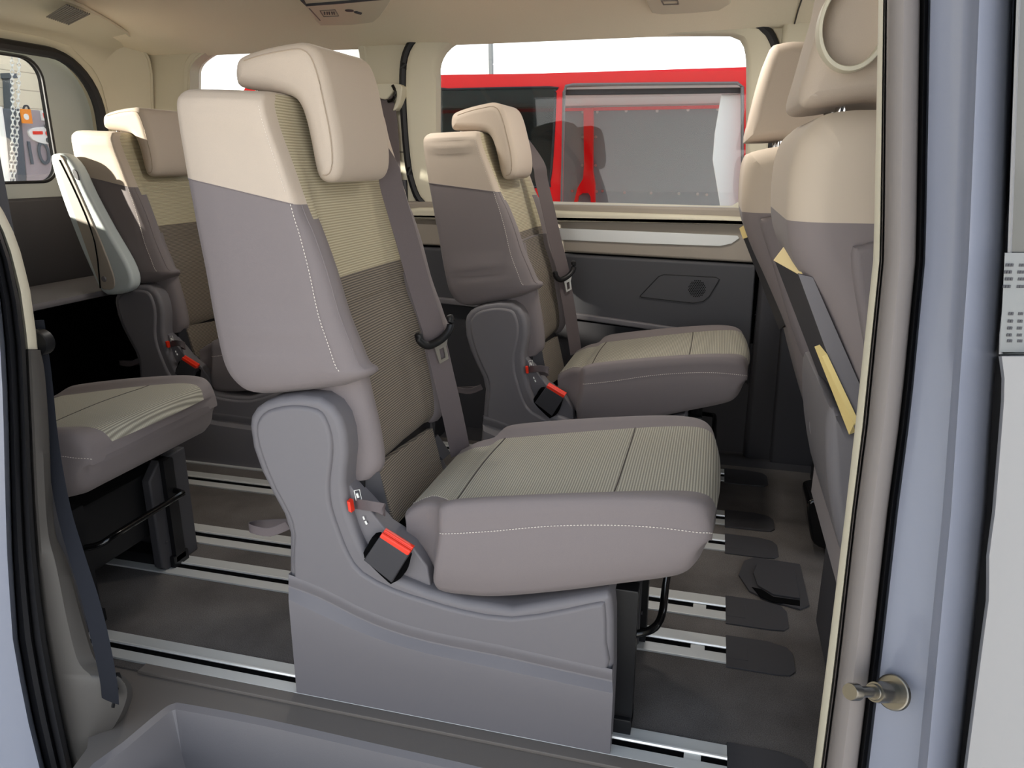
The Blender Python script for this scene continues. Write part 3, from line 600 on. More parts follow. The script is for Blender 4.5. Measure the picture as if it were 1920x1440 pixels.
    for qq in (q0, q1):
        f_ = MB(); f_.add([p+nn*.004 for p in qq]+[p-nn*.05 for p in qq], [(0, 1, 2, 3), (4, 5, 6, 7), (0, 1, 5, 4), (1, 2, 6, 5), (2, 3, 7, 6), (3, 0, 4, 7)]); B(f_, 'back_frame', 'plastic_d')
    # ---- headrest
    hp = cr_(PL([(430, 128), (434, 110), (448, 99), (485, 87), (530, 78), (562, 76), (586, 92), (602, 130), (615, 185), (628, 250), (632, 305), (624, 334), (606, 343), (590, 336), (581, 312), (572, 265), (562, 222), (551, 194), (535, 179), (505, 172), (465, 167), (438, 161), (431, 148)], Y0+.075), 3)
    h_ = MB(); slab(h_, hp, 'y', Y0+.078, Y0+.308, .026, 7); hd = B(h_, 'headrest', 'beige')
    s_ = MB(); sl = offset(hp, .0125); i0 = len(sl); sl = [(p[0], Y0+.0815, p[1]) for p in sl]; tube(s_, sl[6:38], .0012, 5); B(s_, 'piping', 'seam_b', hd, wn=False)
    for yy in (.13, .26): s_ = MB(); tube(s_, [Vector((-.80, Y0+yy, 1.10)), Vector((-.80, Y0+yy, 1.15))], .006, 10); B(s_, 'headrest_post', 'chrome', hd)
    # ---- cushion
    T = [(738, 985), (775, 968), (808, 964), (822, 953), (845, 946), (880, 943), (930, 940), (1030, 936), (1140, 934), (1220, 935), (1265, 939), (1295, 946), (1314, 960), (1322, 985)]
    SM = [(742, 1005), (780, 1000), (809, 1000), (824, 1000), (846, 1000), (885, 998), (930, 995), (1030, 986), (1140, 984), (1225, 988), (1270, 994), (1303, 1000), (1320, 1004), (1325, 1010)]
    BT = [(745, 1060), (775, 1085), (803, 1095), (812, 1112), (832, 1122), (870, 1127), (930, 1130), (1050, 1120), (1160, 1106), (1235, 1096), (1272, 1088), (1292, 1072), (1306, 1045), (1318, 1025)]
    inset = [.05, .048, .030, .002, 0, 0, 0, 0, 0, 0, .002, .005, .012, .022]
    adv = [0, 0, 0, 0, 0, 0, 0, .002, .006, .012, .017, .021, .023, .024]
    dep = [.0, .002, .006, .012, .016, .017, .017, .015, .012, .009, .006, .004, .003, .002]
    K = 3
    g3 = lambda L: cr_([tuple(PY(u, v, Y0)) for u, v in L], K, False)
    TT, SS, BB = g3(T), g3(SM), g3(BT); II = cr_([(x,) for x in inset], K, False); AA = cr_([(x,) for x in adv], K, False); DD = cr_([(x,) for x in dep], K, False)
    rings = []; seamline = []; 
    for t_, s2, b2_, i_, a_, d_ in zip(TT, SS, BB, II, AA, DD):
        iq, aq, dq = i_[0], max(0, a_[0]), max(0, d_[0]); half = []
        zt, zs, zb = t_[2], s2[2], b2_[2]
        half = [((b2_[0]), .07, zb+.002), (b2_[0], .035, zb), (b2_[0], .012, zb+.006), (b2_[0], .002, zb+.022), ((b2_[0]+s2[0])/2, -.006, (zb+zs)/2), (s2[0], -.003, zs-.012), (s2[0], .0, zs), (s2[0]*.6+t_[0]*.4, .0005, zs*.55+zt*.45), (t_[0], .003, zt-.006), (t_[0], .010, zt), (t_[0], .020, zt+.001), (t_[0], .034, zt-dq*.3), (t_[0], .045, zt-dq*.8), (t_[0], .055, zt-dq), (t_[0], .085, zt-dq*.95), (t_[0], .13, zt-dq*.75), (t_[0], .18, zt-dq*.6)]
        fullr = half+[(t_[0], W/2, zt-dq*.55)]+[(x, W-y, z) for x, y, z in reversed(half)]+[(b2_[0], W/2, zb+.004)]
        rg = []
        for x, y, z in fullr:
            yy = y+iq*(1 if y < W/2 else -1)*(abs(y-W/2)/(W/2)); pl = 1-((yy-W/2)/(W/2))**2; pl = max(0, pl)**.55
            rg.append(Vector((x+aq*pl, Y0+yy, z)))
        rings.append(rg)
    NR = len(rings[0]); CU = MB(); IN = MB(); CU.v = [tuple(p) for rg in rings for p in rg]; IN.v = list(CU.v)
    for k in range(len(rings)-1):
        for i in range(NR):
            j = (i+1) % NR; f = (k*NR+i, k*NR+j, (k+1)*NR+j, (k+1)*NR+i)
            ((IN if (13 <= i < 21) else CU).f).append(f)
    last = (len(rings)-1)*NR; CU.f.append(tuple(range(NR)))
    # rounded nose closing: grid strips between top half and bottom half
    top = [last+i for i in range(7, 28)]; CU.f.append(tuple(last+i for i in range(NR)))
    CU.m = [0]*len(CU.f); IN.m = [0]*len(IN.f); clean(CU); clean(IN)
    cu = B(CU, 'seat_cushion', 'grey', sharp=70, wn=False); B(IN, 'cushion_insert', 'rib_seat', cu, sharp=70, wn=False)
    s_ = MB(); dashes(s_, [rg[6]+Vector((0, -.0012, 0)) for rg in rings[3*K:]]); dashes(s_, [rg[13]+Vector((0, 0, .0008)) for rg in rings[:3*K]], .0025, .003, .0007)
    B(s_, 'stitching', 'thread', cu, wn=False)
    for k in (3*K+2, 8*K):
        s_ = MB(); tube(s_, [rings[k][i]+Vector((0, 0, .0003)) for i in range(13, 22)], .0012, 5); B(s_, 'seam', 'seam', cu, wn=False)
    # ---- plastic side shell
    up = PL([(466, 800), (468, 782), (478, 766), (494, 755), (520, 747), (560, 743), (598, 747), (622, 762), (638, 785), (647, 815), (650, 850), (647, 880), (645, 905), (648, 935), (656, 965), (668, 1000), (684, 1035), (706, 1062), (745, 1085), (800, 1108), (870, 1128), (960, 1142), (1060, 1125), (1138, 1112), (1146, 1122), (1150, 1160), (1150, 1270), (1143, 1420), (850, 1364), (557, 1307), (545, 1200), (541, 1150), (541, 1090), (541, 1000), (530, 965), (508, 925), (488, 885), (472, 840)], Y0)
    u_ = MB(); slab(u_, up, 'y', Y0-.002, Y0+.075, .014, 5, r1=.004); sh_ = B(u_, 'side_cover', 'plastic')
    inn = PL([(480, 800), (486, 780), (502, 765), (530, 757), (562, 755), (598, 762), (616, 780), (628, 815), (630, 850), (626, 885), (624, 915), (628, 950), (642, 992), (660, 1036), (684, 1068), (740, 1098), (800, 1118), (870, 1138), (960, 1151), (1060, 1136), (1128, 1122), (1140, 1135), (1142, 1200), (1141, 1262), (1040, 1238), (933, 1214), (800, 1187), (700, 1155), (600, 1106), (551, 1084), (551, 1000), (540, 960), (516, 915), (497, 870), (484, 830)], Y0)
    u_ = MB(); slab(u_, offset(cr_(inn, 2), .004), 'y', Y0-.009, Y0+.01, .008, 4); B(u_, 'raised_panel', 'plastic', sh_)
    topl = [(541, 1098), (600, 1120), (700, 1169), (800, 1201), (933, 1228), (1040, 1252), (1148, 1276)]; low = [(541, 1126), (600, 1155), (700, 1198), (800, 1228), (933, 1257), (1040, 1280), (1149, 1303)]
    tl_ = cr_(topl, 3, False); ll_ = cr_(low, 3, False); nq = len(tl_)
    at_ = lambda L, dv, y: [PY(u, v+dv*(.35+.65*min(1, i/4)) if dv < -40 else v+dv, Y0+y) for i, (u, v) in enumerate(L)]
    c_ = [PY(557+(1143-557)*i/(nq-1), 1307+(1420-1307)*i/(nq-1), Y0-.016) for i in range(nq)]
    b_ = at_(ll_, 0, -.021); rows = [at_(tl_, -22, .0), at_(tl_, -21, -.0085), at_(tl_, -16, -.0100), at_(tl_, -10, -.0100), at_(tl_, -3, -.0060), at_(tl_, 0, -.0045), at_(tl_, 3, -.0050), at_(ll_, -3, -.0205), b_, [(p*.66+q_*.34) for p, q_ in zip(b_, c_)], [(p*.33+q_*.67) for p, q_ in zip(b_, c_)], [q_+(p-q_)*.03 for p, q_ in zip(b_, c_)], c_]
    u_ = MB(); loft(u_, rows+[[Vector((p.x, Y0+.02, p.z)) for p in c_]], False, False)
    for e1 in ([rw[-1] for rw in rows], [rw[0] for rw in rows]): loft(u_, [e1, [Vector((p.x, Y0+.01, p.z)) for p in e1]], False, False)
    B(u_, 'lower_skirt', 'plastic', sh_, sharp=25, wn=False)
    u_ = MB(); slab(u_, PL([(648, 900), (690, 950), (722, 990), (772, 1022), (802, 1062), (812, 1125), (745, 1095), (690, 1050), (655, 985)], Y0+.02), 'y', Y0+.018, Y0+.06, .004, 3); B(u_, 'inner_cover', 'plastic')
    # far shell mirrored, black mechanism between, front foot and lever bar
    u_ = MB(); slab(u_, [p for p in up], 'y', Y0+W-.052, Y0+W+.002, .012, 4); B(u_, 'far_side_cover', 'plastic_d')
    u_ = MB(); box(u_, -.66, -.13, Y0+.06, Y0+W-.06, .10, .27, .01); box(u_, -.70, -.60, Y0+.05, Y0+W-.05, .05, .55, .02); B(u_, 'mechanism', 'black')
    u_ = MB()
    for yy in (Y0+.05, Y0+W-.10): box(u_, -.13, -.085, yy, yy+.035, .012, .30, .004); box(u_, -.60, -.085, yy-.01, yy+.045, .0, .035, .004)
    B(u_, 'rail_foot', 'black')
    u_ = MB(); tube(u_, cr_([(-.14, Y0+.06, .20), (-.10, Y0+.065, .20), (-.06, Y0+.085, .205), (-.045, Y0+.12, .215), (-.045, Y0+.22, .215), (-.045, Y0+.33, .215), (-.06, Y0+.36, .21), (-.12, Y0+.37, .21)], 4, False), .0075, 10); B(u_, 'adjusting_bar', 'gloss_black')
    u_ = MB(); slab(u_, [(Y0+.30, .02), (Y0+.30, .26), (Y0+.34, .30), (Y0+.44, .30), (Y0+.44, .0), (Y0+.32, .0)], 'x', -.125, -.098, .006, 3)
    for zz in (.08, .19): disc(u_, (-.097, Y0+.325, zz), (1, 0, 0), .004, .003, 10)
    B(u_, 'front_leg_cover', 'plastic_d')
    # ---- buckle in its recess
    u_ = MB(); slab(u_, cr_(PL([(684, 1045), (690, 1022), (706, 1006), (760, 1040), (763, 1055), (755, 1080), (738, 1092), (728, 1090)], Y0), 3), 'y', Y0-.004, Y0+.03, .003, 2); B(u_, 'buckle_recess', 'void')
    cz = [PY(719, 996, Y0-.012), PY(773, 1030, Y0-.012), PY(738, 1088, Y0-.006), PY(686, 1046, Y0-.006)]
    def bar4(mbx, q, d0, d1, f0=0, f1=1):
        a0, b0, c0_, d_ = q[0].lerp(q[3], f0), q[1].lerp(q[2], f0), q[1].lerp(q[2], f1), q[0].lerp(q[3], f1)
        o0, o1 = Vector((0, d0, 0)), Vector((0, d1, 0)); poly = [(p.x, p.z) for p in (a0, b0, c0_, d_)]
        slab(mbx, poly, 'y', a0.y+d0, a0.y+d1, .003, 3)
    u_ = MB(); bar4(u_, cz, -.008, .018, .13, .97); bk = B(u_, 'buckle', 'plastic_d')
    u_ = MB(); bar4(u_, cz, -.0065, .0, .02, .22); bar4(u_, cz, .002, .012, -.03, .05); bar4(u_, cz, .0, .010, .0, .22); B(u_, 'release_button', 'red', bk)
    # ---- strap loops, tag and symbols
    u_ = MB(); strip(u_, cr_([PY(655, 943, Y0+.03), PY(690, 948, Y0-.005), PY(716, 953, Y0-.004), PY(720, 958, Y0+.012), PY(700, 950, Y0+.03), PY(672, 946, Y0+.04)], 3, False), (0, 0, 1), .020, .002); B(u_, 'pull_strap', 'belt')
    u_ = MB(); strip(u_, cr_([PY(540, 985, Y0+.03), PY(505, 998, Y0+.02), PY(472, 992, Y0+.02), PY(470, 986, Y0+.04), PY(500, 982, Y0+.07), PY(545, 980, Y0+.08)], 3, False), (0, 0, 1), .018, .002); B(u_, 'rear_pull_strap', 'belt')
    u_ = MB(); p = PY(656, 950, Y0-.003); slab(u_, PL([(652, 938), (658, 940), (661, 960), (655, 957)], Y0), 'y', Y0-.004, Y0+.01, .001, 2); B(u_, 'red_tag', 'red')
    u_ = MB()
    ic = [PY(u, v, Y0+.014) for u, v in ((664, 920), (674, 918), (678, 936), (668, 938))]; ic.append(ic[0]); tube(u_, ic, .0009, 5)
    tube(u_, [PY(669, 925, Y0+.014), PY(672, 933, Y0+.014)], .0024, 6); tube(u_, [PY(681, 968, Y0+.014), PY(683, 974, Y0+.014)], .0018, 5); tube(u_, [PY(685, 977, Y0+.014), PY(688, 983, Y0+.014)], .0022, 5)
    B(u_, 'child_seat_symbols', 'white', wn=False)
    # ---- belt with tongue
    pts = [PY(722, 305, Y0+.33), PY(737, 360, Y0+.335), PY(763, 450, Y0+.34), PY(788, 540, Y0+.345), PY(810, 610, Y0+.35), PY(818, 645, Y0+.355), PY(833, 710, Y0+.36), PY(847, 770, Y0+.37), PY(864, 850, Y0+.38)]
    top_ = [Vector((-.80, Y0+.36, 1.135)), Vector((-.76, Y0+.355, 1.145)), Vector((-.725, Y0+.345, 1.11))]
    path = cr_([tuple(p) for p in top_+pts], 4, False)
    u_ = MB(); strip(u_, path, (.62, .78, .1), .052, .0022); bl = B(u_, 'seat_belt', 'belt', sharp=25)
    g = PY(812, 622, Y0+.345)
    wv_ = Vector((.62, .78, .0)).normalized(); nv_ = Vector((.78, -.62, 0)).normalized()
    G = lambda a, z, o=0: g+wv_*a+Vector((0, 0, z))+nv_*o
    u_ = MB(); gp = cr_([tuple(G(-.040, .004, .006)), tuple(G(-.036, -.014, .008)), tuple(G(-.018, -.026, .009)), tuple(G(.012, -.018, .009)), tuple(G(.034, -.002, .008)), tuple(G(.042, .016, .006)), tuple(G(.038, .032, .004))], 4, False)
    tube(u_, gp, [.005]+[.0088]*(len(gp)-2)+[.005], 10); B(u_, 'belt_guide', 'black', bl)
    u_ = MB(); OT = [(-.004, -.026), (.030, -.016), (.026, -.034), (.031, -.062), (.008, -.070), (-.001, -.040)]; IT = [(.008, -.038), (.019, -.035), (.023, -.058), (.012, -.062)]
    tri = tessellate_polygon([[Vector((x, z, 0)) for x, z in OT], [Vector((x, z, 0)) for x, z in IT]]); fl_ = OT+IT; nF = len(fl_)
    vs_ = [G(x, z, o_q) for o_q in (.007, .0105) for x, z in fl_]; fs_ = [tuple(t_) for t_ in tri]+[tuple(i+nF for i in t_) for t_ in tri]
    for st0, ln_ in ((0, 6), (6, 4)): fs_ += [(st0+i, st0+(i+1) % ln_, nF+st0+(i+1) % ln_, nF+st0+i) for i in range(ln_)]
    u_.add(vs_, fs_); B(u_, 'belt_tongue', 'steel', bl, wn=False)
    u_ = MB(); slab(u_, [(-.80, 1.14), (-.76, 1.155), (-.715, 1.12), (-.70, 1.10), (-.80, 1.09)], 'y', Y0+.33, Y0+.39, .006, 3); B(u_, 'belt_outlet', 'beige')
    return r
def dup(root, loc):
    c = root.copy(); COL.objects.link(c); c.location = loc
    for ch in [x for x in root.children]:
        q = ch.copy(); COL.objects.link(q); q.parent = c
        for g in ch.children:
            h = g.copy(); COL.objects.link(h); h.parent = q
    return c
def recline(root, deg, sc):
    """tilt the back of one seat about its hinge"""
    from mathutils import Matrix
    piv = Vector((-.69, 0, .57))-Vector((RO.x, 0, 0))
    Mx = Matrix.Translation(piv) @ Matrix.Rotation(math.radians(deg), 4, 'Y') @ Matrix.Diagonal((1, 1, sc, 1)) @ Matrix.Translation(-piv)
    for ch in root.children:
        if ch.name.split('.')[0] in ('backrest', 'headrest', 'belt_outlet'): ch.matrix_basis = Mx @ ch.matrix_basis
s1 = seat(); s1['label'] = 'grey and beige fabric seat nearest the open door, shown in full'
s2 = dup(s1, RO+Vector((.085, .99, 0))); s2['label'] = 'second-row seat by the far window with the red van behind it'
s3 = dup(s1, RO+Vector((-1.19, .99, 0))); s3['label'] = 'rear seat beside the tailgate window, with fold-down armrest, lit by the sun'
s4 = dup(s1, RO+Vector((-1.217, 0, 0))); s4['label'] = 'rear seat cut off by the left door edge, only its cushion and leg in view'
recline(s2, -4.5, .965); recline(s3, 0, .975)
# armrest of the rear far seat
rl = s3.location; Y3 = 2.05
mb = MB(); slab(mb, cr_(PL([(93, 300), (100, 288), (118, 290), (140, 312), (165, 365), (200, 430), (235, 490), (247, 525), (240, 545), (215, 553), (190, 548), (165, 500), (140, 440), (112, 365)], Y3), 3), 'y', Y3, Y3+.05, .014, 4); ar = mb.build('armrest', 'tailgate', s3, root=rl)
mb = MB(); slab(mb, cr_(PL([(108, 300), (120, 296), (150, 360), (185, 440), (212, 510), (215, 538), (200, 543), (186, 530), (150, 430), (120, 345)], Y3), 3), 'y', Y3-.004, Y3+.01, .004, 3); mb.build('armrest_rim', 'taupe', ar, root=rl)
mb = MB(); disc(mb, PY(196, 523, Y3-.002), (0, -1, 0), .010, .004, 20); disc(mb, PY(196, 523, Y3-.005), (0, -1, 0), .006, .003, 20); mb.build('pivot_cap', 'plastic', ar, root=rl)
mb = MB(); slab(mb, cr_(PL([(138, 318), (146, 322), (150, 338), (142, 332)], Y3), 3), 'y', Y3-.006, Y3, .001, 2); mb.build('release_catch', 'plastic_d', ar, root=rl)
mb = MB(); tube(mb, [(p[0], Y3-.0045, p[1]) for p in cr_(PL([(114, 300), (150, 375), (180, 455), (190, 540)], Y3), 3, False)], .0025, 6); mb.build('groove', 'void', ar, root=rl)

# ================================================================== FRONT SEATS
def front_seat(yn, yf, ym, hr, bk, zs, label, name='front_seat'):
    r = empty(name, (.35, (yn+yf)/2, 0), label, 'seat', 'front seats seen from behind'); L = r.location
    m = ztone('two_tone_cloth', rgb(186, 172, 155), rgb(122, 113, 112), zs)
    M['tt'] = m
    h = MB(); slab(h, cr_(PL(hr, ym), 3), 'y', yn+.10, yf-.10, .03, 6); hd = h.build('headrest', 'beige', r, root=L)
    hz = PL(hr, ym); zl = min(z for _, z in hz); xl = sum(x for x, _ in hz)/len(hz)
    h = MB(); [tube(h, [(xl-.005, y, zl-.07), (xl, y, zl+.03)], .0075, 14) for y in ((yn+yf)/2-.07, (yn+yf)/2+.07)]; h.build('headrest_posts', 'chrome', hd, root=L)
    b_ = MB(); slab(b_, cr_(PL(bk, ym), 3), 'y', yn, yf, .055, 8); bo = b_.build('backrest', 'tt', r, root=L)
    return r, hd, bo
f1, hd1, bo1 = front_seat(1.15, 1.63, 1.36, [(1560, -90), (1548, -40), (1538, 10), (1520, 70), (1500, 140), (1487, 185), (1492, 206), (1520, 210), (1600, 200), (1700, 196), (1730, 100), (1730, -40), (1700, -90)],
    [(1530, 224), (1503, 240), (1480, 265), (1466, 310), (1460, 370), (1462, 430), (1478, 480), (1512, 535), (1545, 610), (1580, 700), (1610, 790), (1630, 880), (1680, 960), (1760, 940), (1790, 700), (1740, 400), (1720, 260), (1690, 225), (1600, 218)], .94, 'front seat nearest the open door, seen from behind with round ring on its headrest')
f2, hd2, bo2 = front_seat(2.03, 2.50, 2.22, [(1440, 100), (1462, 88), (1495, 85), (1530, 95), (1560, 160), (1550, 250), (1500, 262), (1410, 267), (1396, 262), (1404, 225), (1420, 160)],
    [(1415, 284), (1398, 295), (1390, 330), (1388, 395), (1402, 445), (1436, 521), (1470, 604), (1486, 670), (1510, 760), (1538, 850), (1568, 935), (1650, 960), (1720, 900), (1640, 500), (1600, 320), (1560, 280), (1480, 274)], .90, 'farther front seat seen between the near front seat and the window')
mb = MB(); c = PY(1600, 47, 1.235); ring = [(c.x+.062*math.cos(a), 1.232, c.z+.066*math.sin(a)) for a in [2*math.pi*k/40 for k in range(40)]]
def ringwall(mb, c, r0, r1, rz, y0, y1):
    A = [[(c.x+q*math.cos(2*math.pi*k/48), y, c.z+q*rz*math.sin(2*math.pi*k/48)) for k in range(48)] for q, y in ((r0, y1), (r0, y0+.002), (r0+.001, y0), (r1-.001, y0), (r1, y0+.002), (r1, y1))]
    loft(mb, A, True, False)
ringwall(mb, c, .041, .047, 1.32, 1.222, 1.262); mb.build('headrest_ring', 'trim', hd1, root=f1.location)
# folding tray on the back of each front seat
def tray(root, px, y, name):
    a, b_, c_, d_ = [PY(u, v, yy) for u, v, yy in px]   # top far, top near, bottom near, bottom far
    n_ = (b_-a).cross(d_-a).normalized(); n_ = n_ if n_.x > 0 else -n_; L = root.location
    mb = MB(); mb.add([a, b_, c_, d_, a+n_*.018, b_+n_*.018, c_+n_*.018, d_+n_*.018], [(0, 1, 2, 3), (4, 5, 6, 7), (0, 1, 5, 4), (1, 2, 6, 5), (2, 3, 7, 6), (3, 0, 4, 7)]); t = mb.build('folding_tray', 'plastic_d', root, root=L)
    return t
def plank(root, q, th, m, name, par):
    a, b_, c_, d_ = [PY(*p) for p in q]; mb = MB(); n_ = (b_-a).cross(d_-a).normalized()*th
    mb.add([a, b_, c_, d_, a+n_, b_+n_, c_+n_, d_+n_], [(0, 1, 2, 3), (4, 5, 6, 7), (0, 1, 5, 4), (1, 2, 6, 5), (2, 3, 7, 6), (3, 0, 4, 7)]); return mb.build(name, m, par, root=root.location)
t1_ = plank(f1, [(1453, 490, 1.40), (1500, 515, 1.215), (1612, 800, 1.215), (1572, 800, 1.40)], .012, 'plastic_d', 'folding_tray', f1)
plank(f1, [(1450, 488, 1.40), (1469, 463, 1.40), (1512, 500, 1.19), (1497, 514, 1.19)], .012, 'tray_edge', 'tray_top_edge', t1_)
plank(f1, [(1497, 514, 1.17), (1524, 520, 1.17), (1640, 785, 1.17), (1613, 832, 1.17)], .012, 'plastic', 'tray_side', t1_)
plank(f1, [(1527, 650, 1.19), (1541, 668, 1.165), (1601, 795, 1.165), (1592, 815, 1.19)], .008, 'tray_edge', 'tray_lower_edge', t1_)
t2_ = plank(f2, [(1388, 432, 2.20), (1406, 448, 2.12), (1476, 606, 2.12), (1461, 618, 2.20)], .02, 'plastic_d', 'folding_tray', f2)
plank(f2, [(1386, 428, 2.20), (1395, 422, 2.16), (1404, 444, 2.12), (1393, 448, 2.18)], .012, 'tray_edge', 'tray_top_edge', t2_)
# side shields, pocket, recliner knob and floor bracket
mb = MB(); slab(mb, cr_(PL([(1595, 475), (1615, 460), (1650, 465), (1680, 600), (1690, 760), (1640, 720), (1608, 580)], 1.15), 3), 'y', 1.135, 1.17, .012, 4); mb.build('side_bolster', 'grey', f1, root=f1.location)
mb = MB(); slab(mb, cr_(PL([(1425, 420), (1436, 408), (1455, 412), (1480, 480), (1520, 600), (1540, 700), (1500, 660), (1450, 500)], 2.03), 3), 'y', 2.01, 2.05, .012, 4); mb.build('side_bolster', 'grey', f2, root=f2.location)
mb = MB(); slab(mb, cr_(PL([(1548, 775), (1572, 762), (1600, 800), (1680, 860), (1690, 1080), (1620, 1080), (1575, 1030), (1550, 900)], 1.22), 3), 'y', 1.20, 1.60, .02, 4); lw_ = mb.build('lower_shield', 'plastic', f1, root=f1.location)
mb = MB(); disc(mb, PY(1556, 800, 1.45), (-.8, -.6, 0), .035, .02, 28); mb.build('recliner_knob', 'plastic', f1, root=f1.location)
mb = MB(); box(mb, .28, .70, 1.18, 1.58, .02, .30, .02); mb.build('seat_base', 'plastic_d', f1, root=f1.location)
mb = MB(); box(mb, .36, .80, 2.10, 2.46, .005, .30, .02); mb.build('seat_base', 'plastic_d', f2, root=f2.location)
mb = MB(); box(mb, .24, .72, 1.17, 1.60, .30, .45, .04); mb.build('seat_cushion', 'grey', f1, root=f1.location)
mb = MB(); box(mb, .42, .90, 2.05, 2.48, .30, .45, .04); mb.build('seat_cushion', 'grey', f2, root=f2.location)
mb = MB(); slab(mb, cr_(PL([(1512, 945), (1520, 932), (1560, 930), (1610, 940), (1620, 1030), (1560, 1028), (1525, 1015), (1516, 985)], 1.98), 3), 'y', 1.96, 2.10, .01, 4); mb.build('rail_bracket', 'gloss_black', f2, root=f2.location)

# ================================================================== BELT ON THE FAR PILLAR, OVERHEAD CONSOLES
r = empty('far_wall_seat_belt', PY(740, 165, WY-.03), 'dark seat belt hanging from its cream guide loop on the far pillar', 'seat belt')
mb = MB(); slab(mb, cr_(PL([(698, 158), (750, 158), (755, 175), (748, 200), (738, 208), (745, 185), (742, 168), (728, 186), (712, 184), (700, 172)], WY-.05), 3), 'y', WY-.06, WY-.0, .005, 3); mb.build('guide_loop', 'trim', r, root=r.location)
mb = MB(); strip(mb, cr_([PY(u, v, y) for u, v, y in ((722, 172, WY-.03), (726, 188, WY-.05), (733, 230, WY-.05), (738, 300, WY-.05), (744, 420, WY-.05), (752, 600, WY-.06), (760, 800, WY-.08))], 3, False), (1, 0, 0), .052, .003); mb.build('webbing', 'belt', r, root=r.location)
mb = MB(); tube(mb, cr_([PY(736, 160, WY-.065), PY(741, 172, WY-.068), PY(738, 185, WY-.068), PY(728, 190, WY-.06)], 3, False), .006, 8); mb.build('guide_bar', 'gloss_black', r, root=r.location)
def console(px, z, label):
    c = PZ(*px[0], z); r = empty('overhead_console', c, label, 'console', 'vent consoles on the ceiling')
    mb = MB(); slab(mb, PLz(px, z), 'z', z-.012, z+.02, .006, 4); mb.build('housing', 'trim', r, root=r.location)
    return r
CZ = 1.478
c1 = console([(560, -60), (568, 0), (578, 12), (592, 34), (600, 41), (660, 40), (700, 35), (714, 24), (730, 0), (760, -60)], CZ, 'beige overhead console with lamp switch above the nearest seat headrest')
mb = MB(); a = PZ(655, 19, CZ-.012); disc(mb, a, (0, 0, -1), .013, .003, 20); b_ = PZ(666, 21, CZ-.012); c_ = PZ(676, 24, CZ-.012); tube(mb, [b_, c_], .006, 8); mb.build('switch', 'ink', c1, root=c1.location)
mb = MB(); a = [PZ(u, v, CZ-.0125) for u, v in ((600, 20), (607, 31), (635, 30), (628, 18))]; tube(mb, a, .0016, 5, True); mb.build('card_slot', 'sill', c1, root=c1.location)
mb = MB()
for u in (608, 613, 617, 622, 626): tube(mb, [PZ(u, 22, CZ-.0125), PZ(u+.8, 27, CZ-.0125)], .0019, 5)
mb.build('printed_marks', 'ink', c1, root=c1.location, wn=False)
mb = MB(); a = [PZ(u, v, CZ-.0125) for u, v in ((566, -1), (574, 8), (640, 3), (735, -6))]; tube(mb, a, .006, 6); mb.build('vent_gap', 'ink', c1, root=c1.location)
mb = MB(); tube(mb, [PZ(u, v, CZ-.0125) for u, v in ((580, 16), (600, 38))], .002, 6); mb.build('groove', 'sill', c1, root=c1.location)
c2 = console([(1205, -60), (1213, 0), (1222, 17), (1240, 20), (1300, 17), (1350, 12), (1370, 0), (1385, -60)], CZ, 'beige overhead console farther forward, above the big side window')
mb = MB(); tube(mb, [PZ(u, v, CZ-.0125) for u, v in ((1240, 1), (1270, 0), (1272, 7), (1244, 8))], .003, 5, True); mb.build('card_slot', 'sill', c2, root=c2.location)
for cc, u, v in ((c1, 650, -22), (c2, 1290, -28)):      # added unseen fill lamps with lens plates, to brighten the cabin
    p = PZ(u, v, CZ-.014); ld = bpy.data.lights.new('cabin_fill_lamp', 'AREA'); ld.shape = 'RECTANGLE'; ld.size = .12; ld.size_y = .06; ld.energy = 5.0; ld.color = (1, .95, .88)
    lo = bpy.data.objects.new('cabin_fill_lamp', ld); COL.objects.link(lo); lo.location = p+Vector((0, 0, -.004))
    mb = MB(); box(mb, p.x-.065, p.x+.065, p.y-.035, p.y+.035, p.z-.002, p.z+.006, .002); mb.build('fill_lamp_lens', 'white', cc, root=cc.location)
# seams of the headliner
mb = MB(); tube(mb, [(.19, y, zq) for y, zq in ((1.2, 1.487), (1.8, 1.499), (2.45, 1.484), (2.62, 1.464), (2.72, 1.439))], .0025, 5); st(mb.build('trim_23', 'seam', wn=False))
mb = MB(); tube(mb, [PY(u, v, WY-.002) for u, v in ((690, 78), (765, 78))], .002, 5); tube(mb, [PY(u, v, WY-.002) for u, v in ((725, 285), (775, 285))], .002, 5); st(mb.build('trim_24', 'sill', wn=False))

# ================================================================== OUTSIDE
mb = MB(); mb.add([(-60, -40, -.56), (60, -40, -.56), (60, 60, -.56), (-60, 60, -.56)], [(0, 1, 2, 3)]); st(mb.build('floor_outside', 'ground', wn=False))
VY = 4.7
r = empty('red_van', (-.5, VY+.9, -.55), 'bright red van with open side door parked beyond the windows', 'van'); L = r.location
dh = PL([(1056, 172), (1060, 160), (1075, 157), (1384, 154), (1394, 162), (1394, 600), (1046, 600)], VY)
wh = cr_(PL([(700, 172), (840, 168), (1030, 164), (1040, 170), (1041, 190), (1036, 290), (1030, 342), (1020, 350), (900, 352), (700, 354)], VY), 2)
mb = MB(); tl, tr_ = PY(446, 147, VY), PY(1700, 128, VY)
holed(mb, [(tl.x, -.3), (tl.x, tl.z-.12), (tl.x+.08, tl.z-.02), (tl.x+.3, tl.z), (tr_.x, tr_.z), (tr_.x+.3, .7), (tr_.x+1.2, .5), (tr_.x+1.2, -.3)], [dh, wh], 'y', VY, VY+.07); mb.build('body_side', 'redpaint', r, root=L, sharp=30)
mb = MB(); slab(mb, [(VY+.03, tl.z-.06), (VY+.06, tl.z-.02), (VY+.9, tl.z-.01), (VY+1.75, tl.z-.02), (VY+1.8, tl.z-.05)], 'x', tl.x+.1, tr_.x, 0); mb.build('roof', 'redpaint', r, root=L)
